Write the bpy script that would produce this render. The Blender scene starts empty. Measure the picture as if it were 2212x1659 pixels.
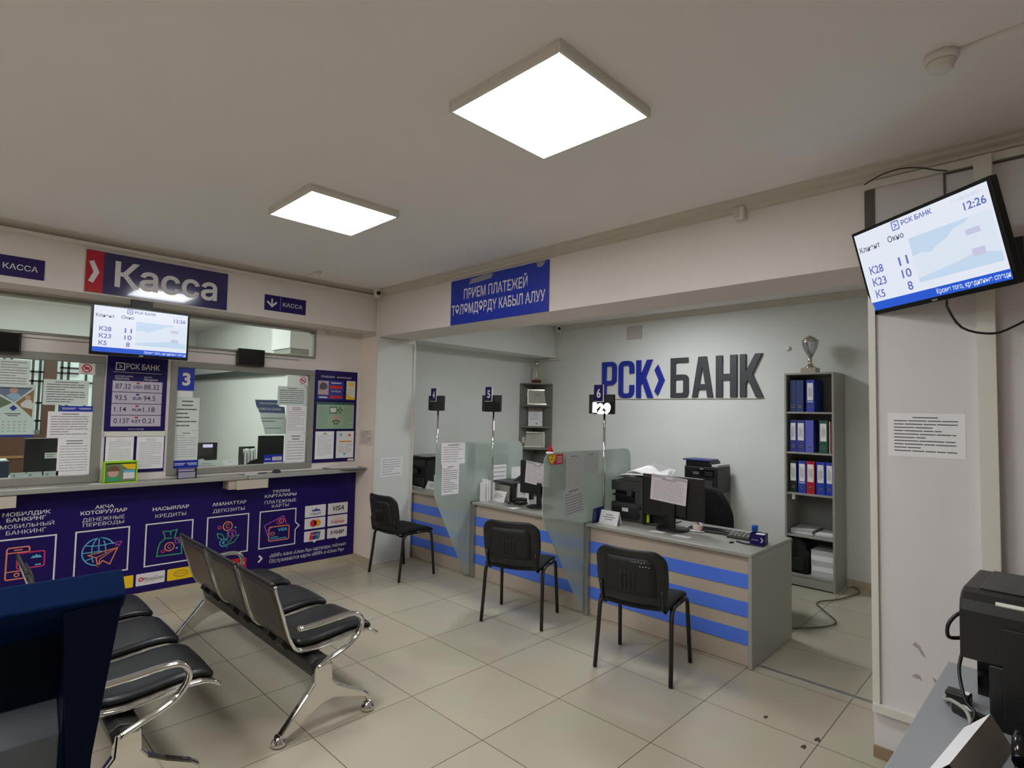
import bpy, bmesh, math, random
from mathutils import Matrix, Vector
PI = math.pi
S = bpy.context.scene
COL = S.collection
random.seed(7)

# ------------------------------------------------------------------ camera, world, exposure
cam_d = bpy.data.cameras.new('camera')
cam = bpy.data.objects.new('camera', cam_d)
COL.objects.link(cam)
YAW, PITCH, ROLL = 0.77485881, 0.05090192, 0.02043898
fw = Vector((math.cos(YAW)*math.cos(PITCH), math.sin(YAW)*math.cos(PITCH), math.sin(PITCH)))
ri = Vector((math.sin(YAW), -math.cos(YAW), 0)); up = ri.cross(fw)
ri2 = math.cos(ROLL)*ri + math.sin(ROLL)*up; up2 = -math.sin(ROLL)*ri + math.cos(ROLL)*up
cam.matrix_world = Matrix(((ri2.x, up2.x, -fw.x, 0), (ri2.y, up2.y, -fw.y, 0), (ri2.z, up2.z, -fw.z, 1.65), (0, 0, 0, 1)))
cam_d.sensor_width = 36; cam_d.lens = 36*1210.97/2212; cam_d.clip_start = 0.05
S.camera = cam
W = bpy.data.worlds.new('world'); S.world = W; W.use_nodes = True
W.node_tree.nodes['Background'].inputs[0].default_value = (0.75, 0.85, 1, 1)
W.node_tree.nodes['Background'].inputs[1].default_value = 0.02
S.view_settings.view_transform = 'Standard'; S.view_settings.look = 'None'
S.view_settings.gamma = 1; S.view_settings.exposure = 0.0; S.view_settings.use_curve_mapping = False
LAMP = 21.5         # ceiling panel emission in the lobby
LAMP_SERVICE = 36.0  # panel behind the beam, above the service desks
LAMP_TELLER = 27.0  # cool tubes in the teller room

# ------------------------------------------------------------------ materials
def lin(c):
    if isinstance(c, str): c = tuple(int(c[i:i+2], 16) for i in (1, 3, 5))
    r = [((v/255)/12.92 if v/255 <= .04045 else ((v/255+.055)/1.055)**2.4) for v in c]
    return (r[0], r[1], r[2], 1)
MATS = {}
def mat(name, c, rough=.5, metal=0., n=.05, ns=25., bump=0., spec=.5, coat=0., emis=0., ecol=None):
    if name in MATS: return MATS[name]
    m = bpy.data.materials.new(name); m.use_nodes = True; MATS[name] = m
    nt = m.node_tree; b = nt.nodes['Principled BSDF']; L = nt.links
    b.inputs['Roughness'].default_value = rough; b.inputs['Metallic'].default_value = metal
    b.inputs['Specular IOR Level'].default_value = spec; b.inputs['Coat Weight'].default_value = coat
    col = lin(c)
    tc = nt.nodes.new('ShaderNodeTexCoord'); no = nt.nodes.new('ShaderNodeTexNoise')
    no.inputs['Scale'].default_value = ns; no.inputs['Detail'].default_value = 3
    L.new(tc.outputs['Object'], no.inputs['Vector'])
    mx = nt.nodes.new('ShaderNodeMix'); mx.data_type = 'RGBA'
    mx.inputs['A'].default_value = tuple(max(0, v*(1-n)) for v in col[:3])+(1,)
    mx.inputs['B'].default_value = tuple(min(1, v*(1+n)) for v in col[:3])+(1,)
    L.new(no.outputs['Fac'], mx.inputs['Factor']); L.new(mx.outputs['Result'], b.inputs['Base Color'])
    if bump:
        bp = nt.nodes.new('ShaderNodeBump'); bp.inputs['Strength'].default_value = bump; bp.inputs['Distance'].default_value = .01
        L.new(no.outputs['Fac'], bp.inputs['Height']); L.new(bp.outputs['Normal'], b.inputs['Normal'])
    if emis:
        b.inputs['Emission Color'].default_value = lin(ecol or c); b.inputs['Emission Strength'].default_value = emis
    return m
def floor_mat():
    m = bpy.data.materials.new('porcelain_tiles'); m.use_nodes = True
    nt = m.node_tree; b = nt.nodes['Principled BSDF']; L = nt.links
    tc = nt.nodes.new('ShaderNodeTexCoord'); mp = nt.nodes.new('ShaderNodeMapping')
    mp.inputs['Location'].default_value = (-2.6+6, -2.116+6, 0)
    L.new(tc.outputs['Object'], mp.inputs['Vector'])
    br = nt.nodes.new('ShaderNodeTexBrick'); br.offset = 0; br.squash = 1
    br.inputs['Scale'].default_value = 1; br.inputs['Brick Width'].default_value = .6; br.inputs['Row Height'].default_value = .6
    br.inputs['Mortar Size'].default_value = .0022; br.inputs['Mortar Smooth'].default_value = .3
    br.inputs['Color1'].default_value = lin((190, 181, 161)); br.inputs['Color2'].default_value = lin((184, 175, 156)); br.inputs['Mortar'].default_value = lin((84, 72, 58))
    L.new(mp.outputs['Vector'], br.inputs['Vector'])
    no = nt.nodes.new('ShaderNodeTexNoise'); no.inputs['Scale'].default_value = 3.5; no.inputs['Detail'].default_value = 6
    L.new(tc.outputs['Object'], no.inputs['Vector'])
    mx = nt.nodes.new('ShaderNodeMix'); mx.data_type = 'RGBA'; mx.blend_type = 'MULTIPLY'; mx.inputs['Factor'].default_value = .25
    L.new(br.outputs['Color'], mx.inputs['A']); L.new(no.outputs['Color'], mx.inputs['B'])
    mx2 = nt.nodes.new('ShaderNodeMix'); mx2.data_type = 'RGBA'; mx2.inputs['Factor'].default_value = .6
    L.new(mx.outputs['Result'], mx2.inputs['A']); L.new(br.outputs['Color'], mx2.inputs['B'])
    L.new(mx2.outputs['Result'], b.inputs['Base Color'])
    mr = nt.nodes.new('ShaderNodeMapRange'); mr.inputs['To Min'].default_value = .16; mr.inputs['To Max'].default_value = .3
    L.new(no.outputs['Fac'], mr.inputs['Value']); L.new(mr.outputs['Result'], b.inputs['Roughness'])
    bp = nt.nodes.new('ShaderNodeBump'); bp.inputs['Strength'].default_value = .25; bp.inputs['Distance'].default_value = .003; bp.invert = True
    L.new(br.outputs['Fac'], bp.inputs['Height']); L.new(bp.outputs['Normal'], b.inputs['Normal'])
    return m
def glass_mat(name, tint, fac=.10, rough=.0):
    m = bpy.data.materials.new(name); m.use_nodes = True; nt = m.node_tree; L = nt.links
    nt.nodes.remove(nt.nodes['Principled BSDF']); out = nt.nodes['Material Output']
    t = nt.nodes.new('ShaderNodeBsdfTransparent'); t.inputs[0].default_value = tint
    gl = nt.nodes.new('ShaderNodeBsdfGlossy'); gl.inputs['Roughness'].default_value = rough
    fr = nt.nodes.new('ShaderNodeFresnel'); fr.inputs['IOR'].default_value = 1.22
    mx = nt.nodes.new('ShaderNodeMixShader')
    L.new(fr.outputs[0], mx.inputs[0]); L.new(t.outputs[0], mx.inputs[1]); L.new(gl.outputs[0], mx.inputs[2]); L.new(mx.outputs[0], out.inputs[0])
    return m
def frosted_mat():
    m = bpy.data.materials.new('frosted_glass'); m.use_nodes = True; nt = m.node_tree; L = nt.links
    b = nt.nodes['Principled BSDF']; out = nt.nodes['Material Output']
    b.inputs['Base Color'].default_value = lin((196, 206, 198)); b.inputs['Roughness'].default_value = .35
    no = nt.nodes.new('ShaderNodeTexNoise'); no.inputs['Scale'].default_value = 300
    bp = nt.nodes.new('ShaderNodeBump'); bp.inputs['Strength'].default_value = .08; L.new(no.outputs['Fac'], bp.inputs['Height']); L.new(bp.outputs[0], b.inputs['Normal'])
    rf = nt.nodes.new('ShaderNodeBsdfRefraction'); rf.inputs['Roughness'].default_value = .38; rf.inputs['IOR'].default_value = 1.06; rf.inputs[0].default_value = (.86, .93, .89, 1)
    mx = nt.nodes.new('ShaderNodeMixShader'); mx.inputs[0].default_value = .52
    L.new(b.outputs[0], mx.inputs[1]); L.new(rf.outputs[0], mx.inputs[2]); L.new(mx.outputs[0], out.inputs[0])
    return m
def perforated_mat():
    m = mat('perforated_steel', (118, 108, 98), .38, .75, n=.1)
    nt = m.node_tree; b = nt.nodes['Principled BSDF']; L = nt.links
    tc = nt.nodes.new('ShaderNodeTexCoord'); vo = nt.nodes.new('ShaderNodeTexVoronoi'); vo.inputs['Scale'].default_value = 130; vo.inputs['Randomness'].default_value = 0
    L.new(tc.outputs['Object'], vo.inputs['Vector'])
    cr = nt.nodes.new('ShaderNodeValToRGB'); cr.color_ramp.elements[0].position = .28; cr.color_ramp.elements[0].color = (.01, .01, .01, 1)
    cr.color_ramp.elements[1].position = .36; cr.color_ramp.elements[1].color = lin((118, 108, 98))
    L.new(vo.outputs['Distance'], cr.inputs[0]); L.new(cr.outputs[0], b.inputs['Base Color'])
    return m
WALL = mat('wall_paint', (228, 218, 211), .75, n=.03, ns=6, bump=.04)
WALLP = mat('wall_paint_peach', (244, 228, 214), .75, n=.03, ns=6, bump=.04)
WALLC = mat('wall_paint_column', (222, 216, 215), .75, n=.03, ns=6, bump=.04)
WALLS = mat('wall_paint_service', (220, 220, 214), .75, n=.03, ns=6, bump=.04)
WALLT = mat('wall_paint_teller', (232, 232, 230), .8, n=.02, ns=6)
CEIL = mat('ceiling_paint', (240, 236, 233), .85, n=.02, ns=4)
TRIM = mat('painted_moulding', (204, 195, 182), .6, n=.03)
PLAST = mat('white_plastic', (222, 217, 206), .45, n=.03)
BASEB = mat('tile_skirting', (186, 172, 146), .3, n=.06)
FLOOR = floor_mat()
GREY = mat('grey_laminate', (158, 155, 147), .38, n=.04, ns=60)
GREYD = mat('grey_laminate_edge', (128, 126, 120), .45, n=.04)
BEIGE = mat('beige_laminate', (184, 169, 152), .45, n=.06, ns=40)
BLUEL = mat('blue_laminate', (82, 124, 232), .4, n=.04)
FRAME = mat('grey_window_profile', (140, 136, 127), .5, n=.05)
ALU = mat('brushed_aluminium', (176, 176, 172), .35, .8, n=.06, ns=90)
CHROME = mat('chrome', (226, 224, 220), .09, 1., n=.02)
BLACK = mat('black_plastic', (27, 26, 26), .42, n=.15, ns=50)
BLACKG = mat('black_gloss', (12, 12, 13), .16, n=.1)
BLACKF = mat('black_fabric', (22, 22, 23), .9, n=.3, ns=200, bump=.1)
LEATH = mat('black_leatherette', (24, 25, 28), .33, n=.15, ns=80, bump=.05)
GRAPH = mat('graphite_plastic', (58, 57, 57), .45, n=.1, ns=60)
BROWNM = mat('dark_brown_metal', (44, 38, 34), .4, .4, n=.1)
PERF = perforated_mat()
NAVY = mat('navy_print', (30, 14, 88), .42, n=.05, ns=3, spec=.25)
BLUES = mat('blue_print', (26, 50, 168), .32, n=.04)
RED = mat('red_print', (196, 22, 48), .32, n=.04)
WHITEP = mat('white_print', (225, 218, 218), .5, n=.02)
PAPER = mat('paper', (240, 236, 237), .8, n=.03, ns=12)
PAPERG = mat('paper_behind_glass', (216, 225, 217), .8, n=.03, ns=12)
INK = mat('ink', (140, 136, 140), .8, n=.1)
INKL = mat('ink_pale', (182, 178, 180), .8, n=.1)
INKD = mat('ink_dark', (92, 88, 96), .8, n=.1)
GLASS = glass_mat('window_glass', (.97, .99, .98, 1))
FROST = frosted_mat()
ORANGE = mat('orange_print', (232, 134, 98), .4); PINK = mat('pink_print', (206, 52, 96), .4); CYAN = mat('cyan_print', (96, 186, 216), .4)
GREEN = mat('green_print', (58, 156, 104), .4); PURPLE = mat('purple_print', (168, 72, 168), .4); YELLOW = mat('yellow_print', (240, 196, 24), .4)

# ------------------------------------------------------------------ mesh builder
def rr(x0, z0, x1, z1, r, k=5):
    p = []
    for cx, cz, a in ((x1-r, z0+r, -90), (x1-r, z1-r, 0), (x0+r, z1-r, 90), (x0+r, z0+r, 180)):
        for i in range(k+1):
            t = math.radians(a+90*i/k); p.append((cx+r*math.cos(t), cz+r*math.sin(t)))
    return p
def arc(cx, cz, r, a0, a1, k=10, rz=None):
    rz = rz or r
    return [(cx+r*math.cos(math.radians(a0+(a1-a0)*i/k)), cz+rz*math.sin(math.radians(a0+(a1-a0)*i/k))) for i in range(k+1)]
def sm(path, k=4):
    P = [Vector(p) for p in path]; out = []
    for i in range(len(P)-1):
        a, b, c, d = P[max(i-1, 0)], P[i], P[i+1], P[min(i+2, len(P)-1)]
        for j in range(k):
            t = j/k; out.append(.5*((2*b)+(c-a)*t+(2*a-5*b+4*c-d)*t*t+(3*b-a-3*c+d)*t**3))
    return out+[P[-1]]
GLYPH = {}
def glyphs(s, bold):
    key = (s, bold)
    if key not in GLYPH:
        c = bpy.data.curves.new('tmp', 'FONT'); c.body = s; c.offset = bold; c.resolution_u = 4
        o = bpy.data.objects.new('tmp', c); COL.objects.link(o)
        bpy.context.view_layer.update()
        me = bpy.data.meshes.new_from_object(o.evaluated_get(bpy.context.evaluated_depsgraph_get()))
        vs = [v.co.copy() for v in me.vertices]; fs = [tuple(p.vertices) for p in me.polygons]
        bpy.data.objects.remove(o); bpy.data.curves.remove(c); bpy.data.meshes.remove(me)
        GLYPH[key] = (vs, fs)
    return GLYPH[key]
class MB:
    def __init__(s, X=None):
        s.v = []; s.f = []; s.m = []; s.s = []; s.X = X
    def add(s, vs, fs, m, smooth=False):
        n = len(s.v)
        for p in vs:
            p = Vector(p); s.v.append(s.X @ p if s.X is not None else p)
        for f in fs: s.f.append([i+n for i in f]); s.m.append(m); s.s.append(smooth)
        return s
    def box(s, x0, x1, y0, y1, z0, z1, m):
        x0, x1 = sorted((x0, x1)); y0, y1 = sorted((y0, y1)); z0, z1 = sorted((z0, z1))
        v = [(x, y, z) for z in (z0, z1) for y in (y0, y1) for x in (x0, x1)]
        return s.add(v, [(0, 2, 3, 1), (4, 5, 7, 6), (0, 1, 5, 4), (2, 6, 7, 3), (0, 4, 6, 2), (1, 3, 7, 5)], m)
    def prism(s, pts, ax, a, b, m, smooth=False):
        """polygon in the plane across axis ax ('x': (y,z), 'y': (x,z), 'z': (x,y)), pushed from a to b"""
        ar = sum(pts[i][0]*pts[(i+1) % len(pts)][1]-pts[(i+1) % len(pts)][0]*pts[i][1] for i in range(len(pts)))
        if ar < 0: pts = pts[::-1]
        a, b = min(a, b), max(a, b)
        f = {'x': lambda p, t: (t, p[0], p[1]), 'y': lambda p, t: (p[0], t, p[1]), 'z': lambda p, t: (p[0], p[1], t)}[ax]
        n = len(pts); v = [f(p, a) for p in pts]+[f(p, b) for p in pts]
        fl = (ax == 'y')
        caps = [tuple(range(n)) if fl else tuple(range(n))[::-1], tuple(range(2*n-1, n-1, -1)) if fl else tuple(range(n, 2*n))]
        sides = [((i, n+i, n+(i+1) % n, (i+1) % n) if fl else (i, (i+1) % n, n+(i+1) % n, n+i)) for i in range(n)]
        s.add(v, caps, m); k = len(s.v)-2*n
        for q in sides: s.f.append([i+k for i in q]); s.m.append(m); s.s.append(smooth)
        return s
    def tube(s, path, r, m, seg=8, closed=False, flat=None, ref=None):
        P = [Vector(p) for p in path]; n = len(P); vs = []; fs = []
        N = None
        for i, p in enumerate(P):
            a = P[(i-1) % n] if (closed or i) else P[0]; b = P[(i+1) % n] if (closed or i < n-1) else P[-1]
            t = (b-a).normalized()
            if ref is not None: N = Vector(ref)-t*t.dot(Vector(ref))
            elif N is None: N = t.orthogonal()
            else: N = N-t*t.dot(N)
            N.normalize(); B = t.cross(N)
            rad = r[i] if isinstance(r, (list, tuple)) else r
            r1, r2 = (rad, rad) if flat is None else (rad, rad*flat)
            for k in range(seg):
                an = 2*PI*k/seg; vs.append(p+N*(r1*math.cos(an))+B*(r2*math.sin(an)))
        for i in range(n if closed else n-1):
            for k in range(seg):
                a, b = i*seg+k, i*seg+(k+1) % seg; c, d = ((i+1) % n)*seg+k, ((i+1) % n)*seg+(k+1) % seg
                fs.append((a, b, d, c))
        s.add(vs, fs, m, True)
        if not closed:
            k = len(s.v)-len(vs)
            s.f.append([k+i for i in range(seg)][::-1]); s.m.append(m); s.s.append(False)
            s.f.append([k+(n-1)*seg+i for i in range(seg)]); s.m.append(m); s.s.append(False)
        return s
    def lathe(s, prof, c, m, seg=24, ax='z'):
        vs = []; fs = []
        for r, h in prof:
            for k in range(seg):
                a = 2*PI*k/seg; x, y = r*math.cos(a), r*math.sin(a)
                vs.append((c[0]+x, c[1]+y, c[2]+h) if ax == 'z' else (c[0]+x, c[1]+h, c[2]+y) if ax == 'y' else (c[0]+h, c[1]+x, c[2]+y))
        n = len(prof)
        for i in range(n-1):
            for k in range(seg): fs.append((i*seg+k, i*seg+(k+1) % seg, (i+1)*seg+(k+1) % seg, (i+1)*seg+k))
        s.add(vs, fs, m, True); q = len(s.v)-len(vs)
        s.f.append([q+k for k in range(seg)][::-1]); s.m.append(m); s.s.append(False)
        s.f.append([q+(n-1)*seg+k for k in range(seg)]); s.m.append(m); s.s.append(False)
        return s
    def sheet(s, rows, m, th=.003):
        """grid of 3-D rows given thickness along its normals"""
        nr, nc = len(rows), len(rows[0]); P = [[Vector(p) for p in r] for r in rows]
        top = []; bot = []
        for i in range(nr):
            for j in range(nc):
                du = P[min(i+1, nr-1)][j]-P[max(i-1, 0)][j]; dv = P[i][min(j+1, nc-1)]-P[i][max(j-1, 0)]
                n = du.cross(dv); n.normalize(); top.append(P[i][j]+n*th/2); bot.append(P[i][j]-n*th/2)
        K = nr*nc; fs = []
        for i in range(nr-1):
            for j in range(nc-1):
                a, b, c, d = i*nc+j, i*nc+j+1, (i+1)*nc+j+1, (i+1)*nc+j
                fs.append((a, d, c, b)); fs.append((K+a, K+b, K+c, K+d))
        bd = [j for j in range(nc)]+[i*nc+nc-1 for i in range(1, nr)]+[(nr-1)*nc+j for j in range(nc-2, -1, -1)]+[i*nc for i in range(nr-2, 0, -1)]
        for q in range(len(bd)):
            a, b = bd[q], bd[(q+1) % len(bd)]; fs.append((a, b, K+b, K+a))
        return s.add(top+bot, fs, m, True)
    def rect(s, x0, z0, x1, z1, y, m):
        x0, x1 = sorted((x0, x1)); z0, z1 = sorted((z0, z1))
        return s.add([(x0, y, z0), (x1, y, z0), (x1, y, z1), (x0, y, z1)], [(0, 1, 2, 3)], m)
    def poly(s, pts, y, m):
        ar = sum(pts[i][0]*pts[(i+1) % len(pts)][1]-pts[(i+1) % len(pts)][0]*pts[i][1] for i in range(len(pts)))
        if ar < 0: pts = pts[::-1]
        return s.add([(p[0], y, p[1]) for p in pts], [tuple(range(len(pts)))], m)
    def stroke(s, pts, w, y, m, closed=False):
        P = [Vector((p[0], p[1])) for p in pts]; n = len(P)
        L = []; R = []
        for i in range(n):
            a = P[(i-1) % n] if (closed or i) else None; b = P[(i+1) % n] if (closed or i < n-1) else None
            d1 = (P[i]-a).normalized() if a is not None else None; d2 = (b-P[i]).normalized() if b is not None else None
            d1 = d1 or d2; d2 = d2 or d1
            n1 = Vector((-d1.y, d1.x)); n2 = Vector((-d2.y, d2.x)); mm = n1+n2
            mm = mm.normalized() if mm.length > 1e-6 else n1
            k = w/2/max(.35, mm.dot(n1)); L.append(P[i]+mm*k); R.append(P[i]-mm*k)
        vs = [(p.x, y, p.y) for p in L+R]; fs = []
        for i in range(n if closed else n-1):
            j = (i+1) % n; fs.append((n+i, n+j, j, i))
        return s.add(vs, fs, m)
    def ring(s, cx, cz, r, w, y, m, k=24, rz=None):
        return s.stroke(arc(cx, cz, r, 0, 360*(k-1)/k, k-1, rz), w, y, m, True)
    def disc(s, cx, cz, r, y, m, k=20, rz=None):
        return s.poly(arc(cx, cz, r, 0, 360*(k-1)/k, k-1, rz), y, m)
    def frame(s, x0, z0, x1, z1, w, y, m):
        return s.stroke([(x0, z0), (x1, z0), (x1, z1), (x0, z1)], w, y, m, True)
    def text(s, t, x0, x1, z0, z1, y, m, bold=.0, skew=0., depth=0.):
        vs, fs = glyphs(t, bold)
        ax, bx = min(v.x for v in vs), max(v.x for v in vs); az, bz = min(v.y for v in vs), max(v.y for v in vs)
        if az < -.05: az = 0.
        if bz > .8: bz = .735
        kx = (x1-x0)/(bx-ax); kz = (z1-z0)/(bz-az)
        f = lambda v, yy: (x0+(v.x-ax)*kx+skew*(v.y-az)*kz, yy, z0+(v.y-az)*kz)
        s.add([f(v, y) for v in vs], fs, m)
        if depth:
            cnt = {}
            for q in fs:
                for i in range(len(q)):
                    e = (q[i], q[(i+1) % len(q)]); cnt[e] = cnt.get(e, 0)+1
            n = len(vs); ed = [e for e in cnt if (e[1], e[0]) not in cnt]
            s.add([f(v, y) for v in vs]+[f(v, y+depth) for v in vs], [(a, n+a, n+b, b) for a, b in ed], m)
        return s
    def lines(s, x0, x1, z0, z1, n, y, m, rnd, head=0, hm=None):
        """rows of small print"""
        dz = (z1-z0)/max(1, n); th = dz*.30
        for i in range(n):
            z = z1-dz*(i+.5)
            if i < head:
                c = (x0+x1)/2; h = (x1-x0)*rnd.uniform(.18, .3); s.rect(c-h, z-th/2, c+h, z+th/2, y, hm or m)
            else:
                e = x1-(x1-x0)*(rnd.uniform(.25, .6) if rnd.random() < .2 else rnd.uniform(0, .05))
                a = x0
                while a < e-.004:
                    b = min(e, a+(x1-x0)*rnd.uniform(.12, .4)); s.rect(a, z-th/2, b, z+th/2, y, m); a = b+(x1-x0)*.015
        return s

ROOTM = {}
def _mesh(name, mb, inv):
    me = bpy.data.meshes.new(name)
    me.from_pydata([tuple(inv @ v) for v in mb.v], [], mb.f)
    mats = []
    for m in mb.m:
        if m not in mats: mats.append(m); me.materials.append(m)
    for p, m, sm in zip(me.polygons, mb.m, mb.s): p.material_index = mats.index(m); p.use_smooth = sm
    me.update(); return me
def _mods(o, bevel, sub):
    if bevel:
        b = o.modifiers.new('bevel', 'BEVEL'); b.width = bevel; b.segments = 2; b.limit_method = 'ANGLE'; b.angle_limit = math.radians(40)
    if sub:
        d = o.modifiers.new('sub', 'SUBSURF'); d.levels = d.render_levels = sub
def thing(name, label, cat, loc=(0, 0, 0), rz=0., rx=0., group=None, ry=0.):
    o = bpy.data.objects.new(name, None); COL.objects.link(o); o.empty_display_size = .1
    o.rotation_euler = (rx, ry, rz); o.location = loc
    M = Matrix.Translation(Vector(loc)) @ o.rotation_euler.to_matrix().to_4x4()
    ROOTM[o] = M
    o['label'] = label; o['category'] = cat
    if group: o['group'] = group
    return o
def part(name, mb, parent, bevel=0, sub=0, label=None, stuff=False):
    M = ROOTM[parent]
    o = bpy.data.objects.new(name, _mesh(name, mb, M.inverted())); COL.objects.link(o); o.parent = parent
    ROOTM[o] = M
    if label: o['label'] = label
    if stuff: o['kind'] = 'stuff'
    _mods(o, bevel, sub); return o
def single(name, mb, label=None, cat=None, group=None, bevel=0, sub=0, structure=False):
    lo = [min(v[i] for v in mb.v) for i in range(3)]; hi = [max(v[i] for v in mb.v) for i in range(3)]
    c = Vector(((lo[0]+hi[0])/2, (lo[1]+hi[1])/2, lo[2])) if not structure else Vector((0, 0, 0))
    M = Matrix.Translation(c)
    o = bpy.data.objects.new(name, _mesh(name, mb, M.inverted())); COL.objects.link(o); o.location = c
    ROOTM[o] = M
    if structure: o['kind'] = 'structure'
    if label: o['label'] = label
    if cat: o['category'] = cat
    if group: o['group'] = group
    _mods(o, bevel, sub); return o
def struct(name, mb, bevel=0): return single(name, mb, structure=True, bevel=bevel)
def dup(root, loc, rz, label):
    r = root.copy(); COL.objects.link(r); r.location = loc; r.rotation_euler = (0, 0, rz); r['label'] = label
    ROOTM[r] = Matrix.Translation(Vector(loc)) @ Matrix.Rotation(rz, 4, 'Z')
    for ch in list(root.children):
        c = ch.copy(); COL.objects.link(c); c.parent = r; ROOTM[c] = ROOTM[r]
        for g in list(ch.children):
            d = g.copy(); COL.objects.link(d); d.parent = c; ROOTM[d] = ROOTM[r]
    return r
RX = Matrix.Rotation(-PI/2, 4, 'Z')
def FX(x): return Matrix.Translation((x, 0, 0)) @ RX      # face towards -x: local (u, d, z) -> world (x+d, -u, z)
def FK(y): return Matrix.Translation((0, y, 0))           # face towards -y
def local(o): return MB(ROOTM[o])

# ------------------------------------------------------------------ room shell
H = 2.94
struct('floor', MB().box(-3.6, 6.55, -3.1, 10.9, -.06, 0, FLOOR))
struct('ceiling', MB().box(-3.6, 6.55, -3.1, 10.9, H, H+.06, CEIL))
b = MB()   # cash desk wall with its window openings
for x0, x1, z0, z1 in ((-3.6, 3.31, 0, 1.03), (-3.6, -.7, 1.03, 2.045), (.95, 1.432, 1.03, 2.045), (2.775, 3.31, 1.03, 2.045), (-3.6, 3.31, 2.045, 2.175), (-3.6, -.7, 2.175, 2.482), (2.775, 3.31, 2.175, 2.482), (-3.6, 3.31, 2.482, H)):
    b.box(x0, x1, 5.65, 5.77, z0, z1, WALL)
struct('wall_left', b)
struct('wall_bulkhead_left', MB().box(-3.6, 3.31, 5.33, 5.65, 2.50, H, WALL))
struct('wall_pilaster', MB().box(3.318, 3.80, 5.287, 5.97, 0, H, WALLS).box(3.31, 3.318, 5.287, 5.97, 0, H, WALLP))
struct('wall_beam_right', MB().box(3.31, 3.75, .69, 5.287, 2.446, H, WALL))
struct('wall_right', MB().box(3.31, 3.9, -3.1, .69, 0, H, WALLC))
struct('wall_service_back', MB().box(6.4, 6.52, .4, 5.9, 0, H, WALLS))
struct('wall_service_left', MB().box(3.80, 6.4, 5.76, 5.88, 0, H, WALLS))
struct('wall_service_bulkhead', MB().box(3.80, 6.4, 5.36, 5.76, 2.475, H, WALLS))
struct('wall_service_right', MB().box(3.9, 6.4, .3, .42, 0, H, WALLS))
struct('wall_front', MB().box(-3.6, 3.31, -3.1, -3.0, 0, H, WALL))
struct('wall_far_left', MB().box(-3.6, -3.5, -3.0, 9.6, 0, H, WALL))
struct('wall_teller_back', MB().box(-3.5, 2.2, 9.5, 9.6, 0, H, WALLT).box(2.1, 2.2, 9.6, 10.7, 0, H, WALLT).box(2.1, 3.7, 10.7, 10.8, 0, H, WALLT))
struct('wall_teller_right', MB().box(3.08, 3.7, 7.0, 10.7, 0, H, WALLT).box(3.4, 3.7, 5.97, 7.0, 0, H, WALLT))
# cornices: profile (out from wall, z) pushed along the wall
def cornice(name, prof, ax, a, b2, at, sgn, m=TRIM):
    struct(name, MB().prism([(at+sgn*p, z) for p, z in prof], ax, a, b2, m))
CP = [(0, H), (.085, H), (.082, H-.012), (.06, H-.02), (.052, H-.034), (.026, H-.046), (.02, H-.06), (.0, H-.068)]
cornice('trim_1', CP, 'y', -3.0, 5.25, 3.31, -1)
cornice('trim_2', [(0, H), (.07, H), (.066, H-.014), (.04, H-.028), (.016, H-.05), (0, H-.055)], 'x', -3.5, 3.31, 5.33, -1)
cornice('trim_3', CP, 'y', .42, 5.36, 6.4, -1)
struct('trim_4', MB().box(-3.5, 3.31, 5.27, 5.33, 2.862, 2.884, PLAST))
struct('trim_5', MB().box(3.288, 3.31, 5.252, 5.29, 2.40, 2.862, PLAST).box(3.31, 3.80, 5.275, 5.287, 2.405, 2.428, PLAST).box(3.778, 3.80, 5.270, 5.287, 0, 2.405, PLAST).box(3.296, 3.31, 5.275, 5.291, 0, 2.405, PLAST))
struct('trim_6', MB().box(3.292, 3.31, .662, .692, .25, 2.446, PLAST).box(3.272, 3.31, -1.2, .69, .226, .262, PLAST))
struct('trim_7', MB().box(3.25, 3.31, .198, .262, .9, 2.86, PLAST).box(3.252, 3.31, .198, .262, .0, .893, PLAST))
struct('trim_8', MB().box(3.286, 3.31, -3.0, .69, 2.835, 2.872, PLAST).box(3.304, 3.31, .66, .705, 2.446, 2.835, mat('dark_joint_and_shade', (96, 86, 78), .7)))  # the dark strip paints the shade along the vertical channel
struct('trim_9', MB().box(6.375, 6.4, 5.325, 5.36, 2.475, 2.87, PLAST).box(6.37, 6.4, 5.26, 5.62, 2.44, 2.47, PLAST))
struct('trim_10', MB().box(3.885, 3.915, .69, 1.475, 0, .006, ALU))
struct('trim_11', MB().prism([(5.65, 2.5), (5.61, 2.5), (5.63, 2.47), (5.65, 2.45)], 'x', 2.9, 3.31, TRIM).prism([(3.31, 2.5), (3.27, 2.5), (3.29, 2.47), (3.31, 2.45)], 'y', 5.33, 5.65, TRIM))
struct('baseboard_left', MB().box(-3.5, 3.30, 5.636, 5.65, 0, .052, BASEB))
struct('baseboard_pilaster', MB().box(3.297, 3.31, 5.285, 5.65, 0, .06, BASEB))
struct('baseboard_back', MB().box(6.388, 6.4, .42, 5.76, 0, .07, BASEB))
struct('baseboard_right', MB().box(3.297, 3.31, -3.0, .692, 0, .055, mat('worn_skirting', (150, 126, 98), .5, n=.3, ns=14)))
# door panel line above the screen on the right wall
struct('trim_12', MB().box(3.302, 3.31, -.9, .372, 2.826, 2.834, mat('dark_joint_and_shade', (96, 86, 78), .7)).box(3.302, 3.31, .37, .378, 2.2, 2.834, MATS['dark_joint_and_shade']))

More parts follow.
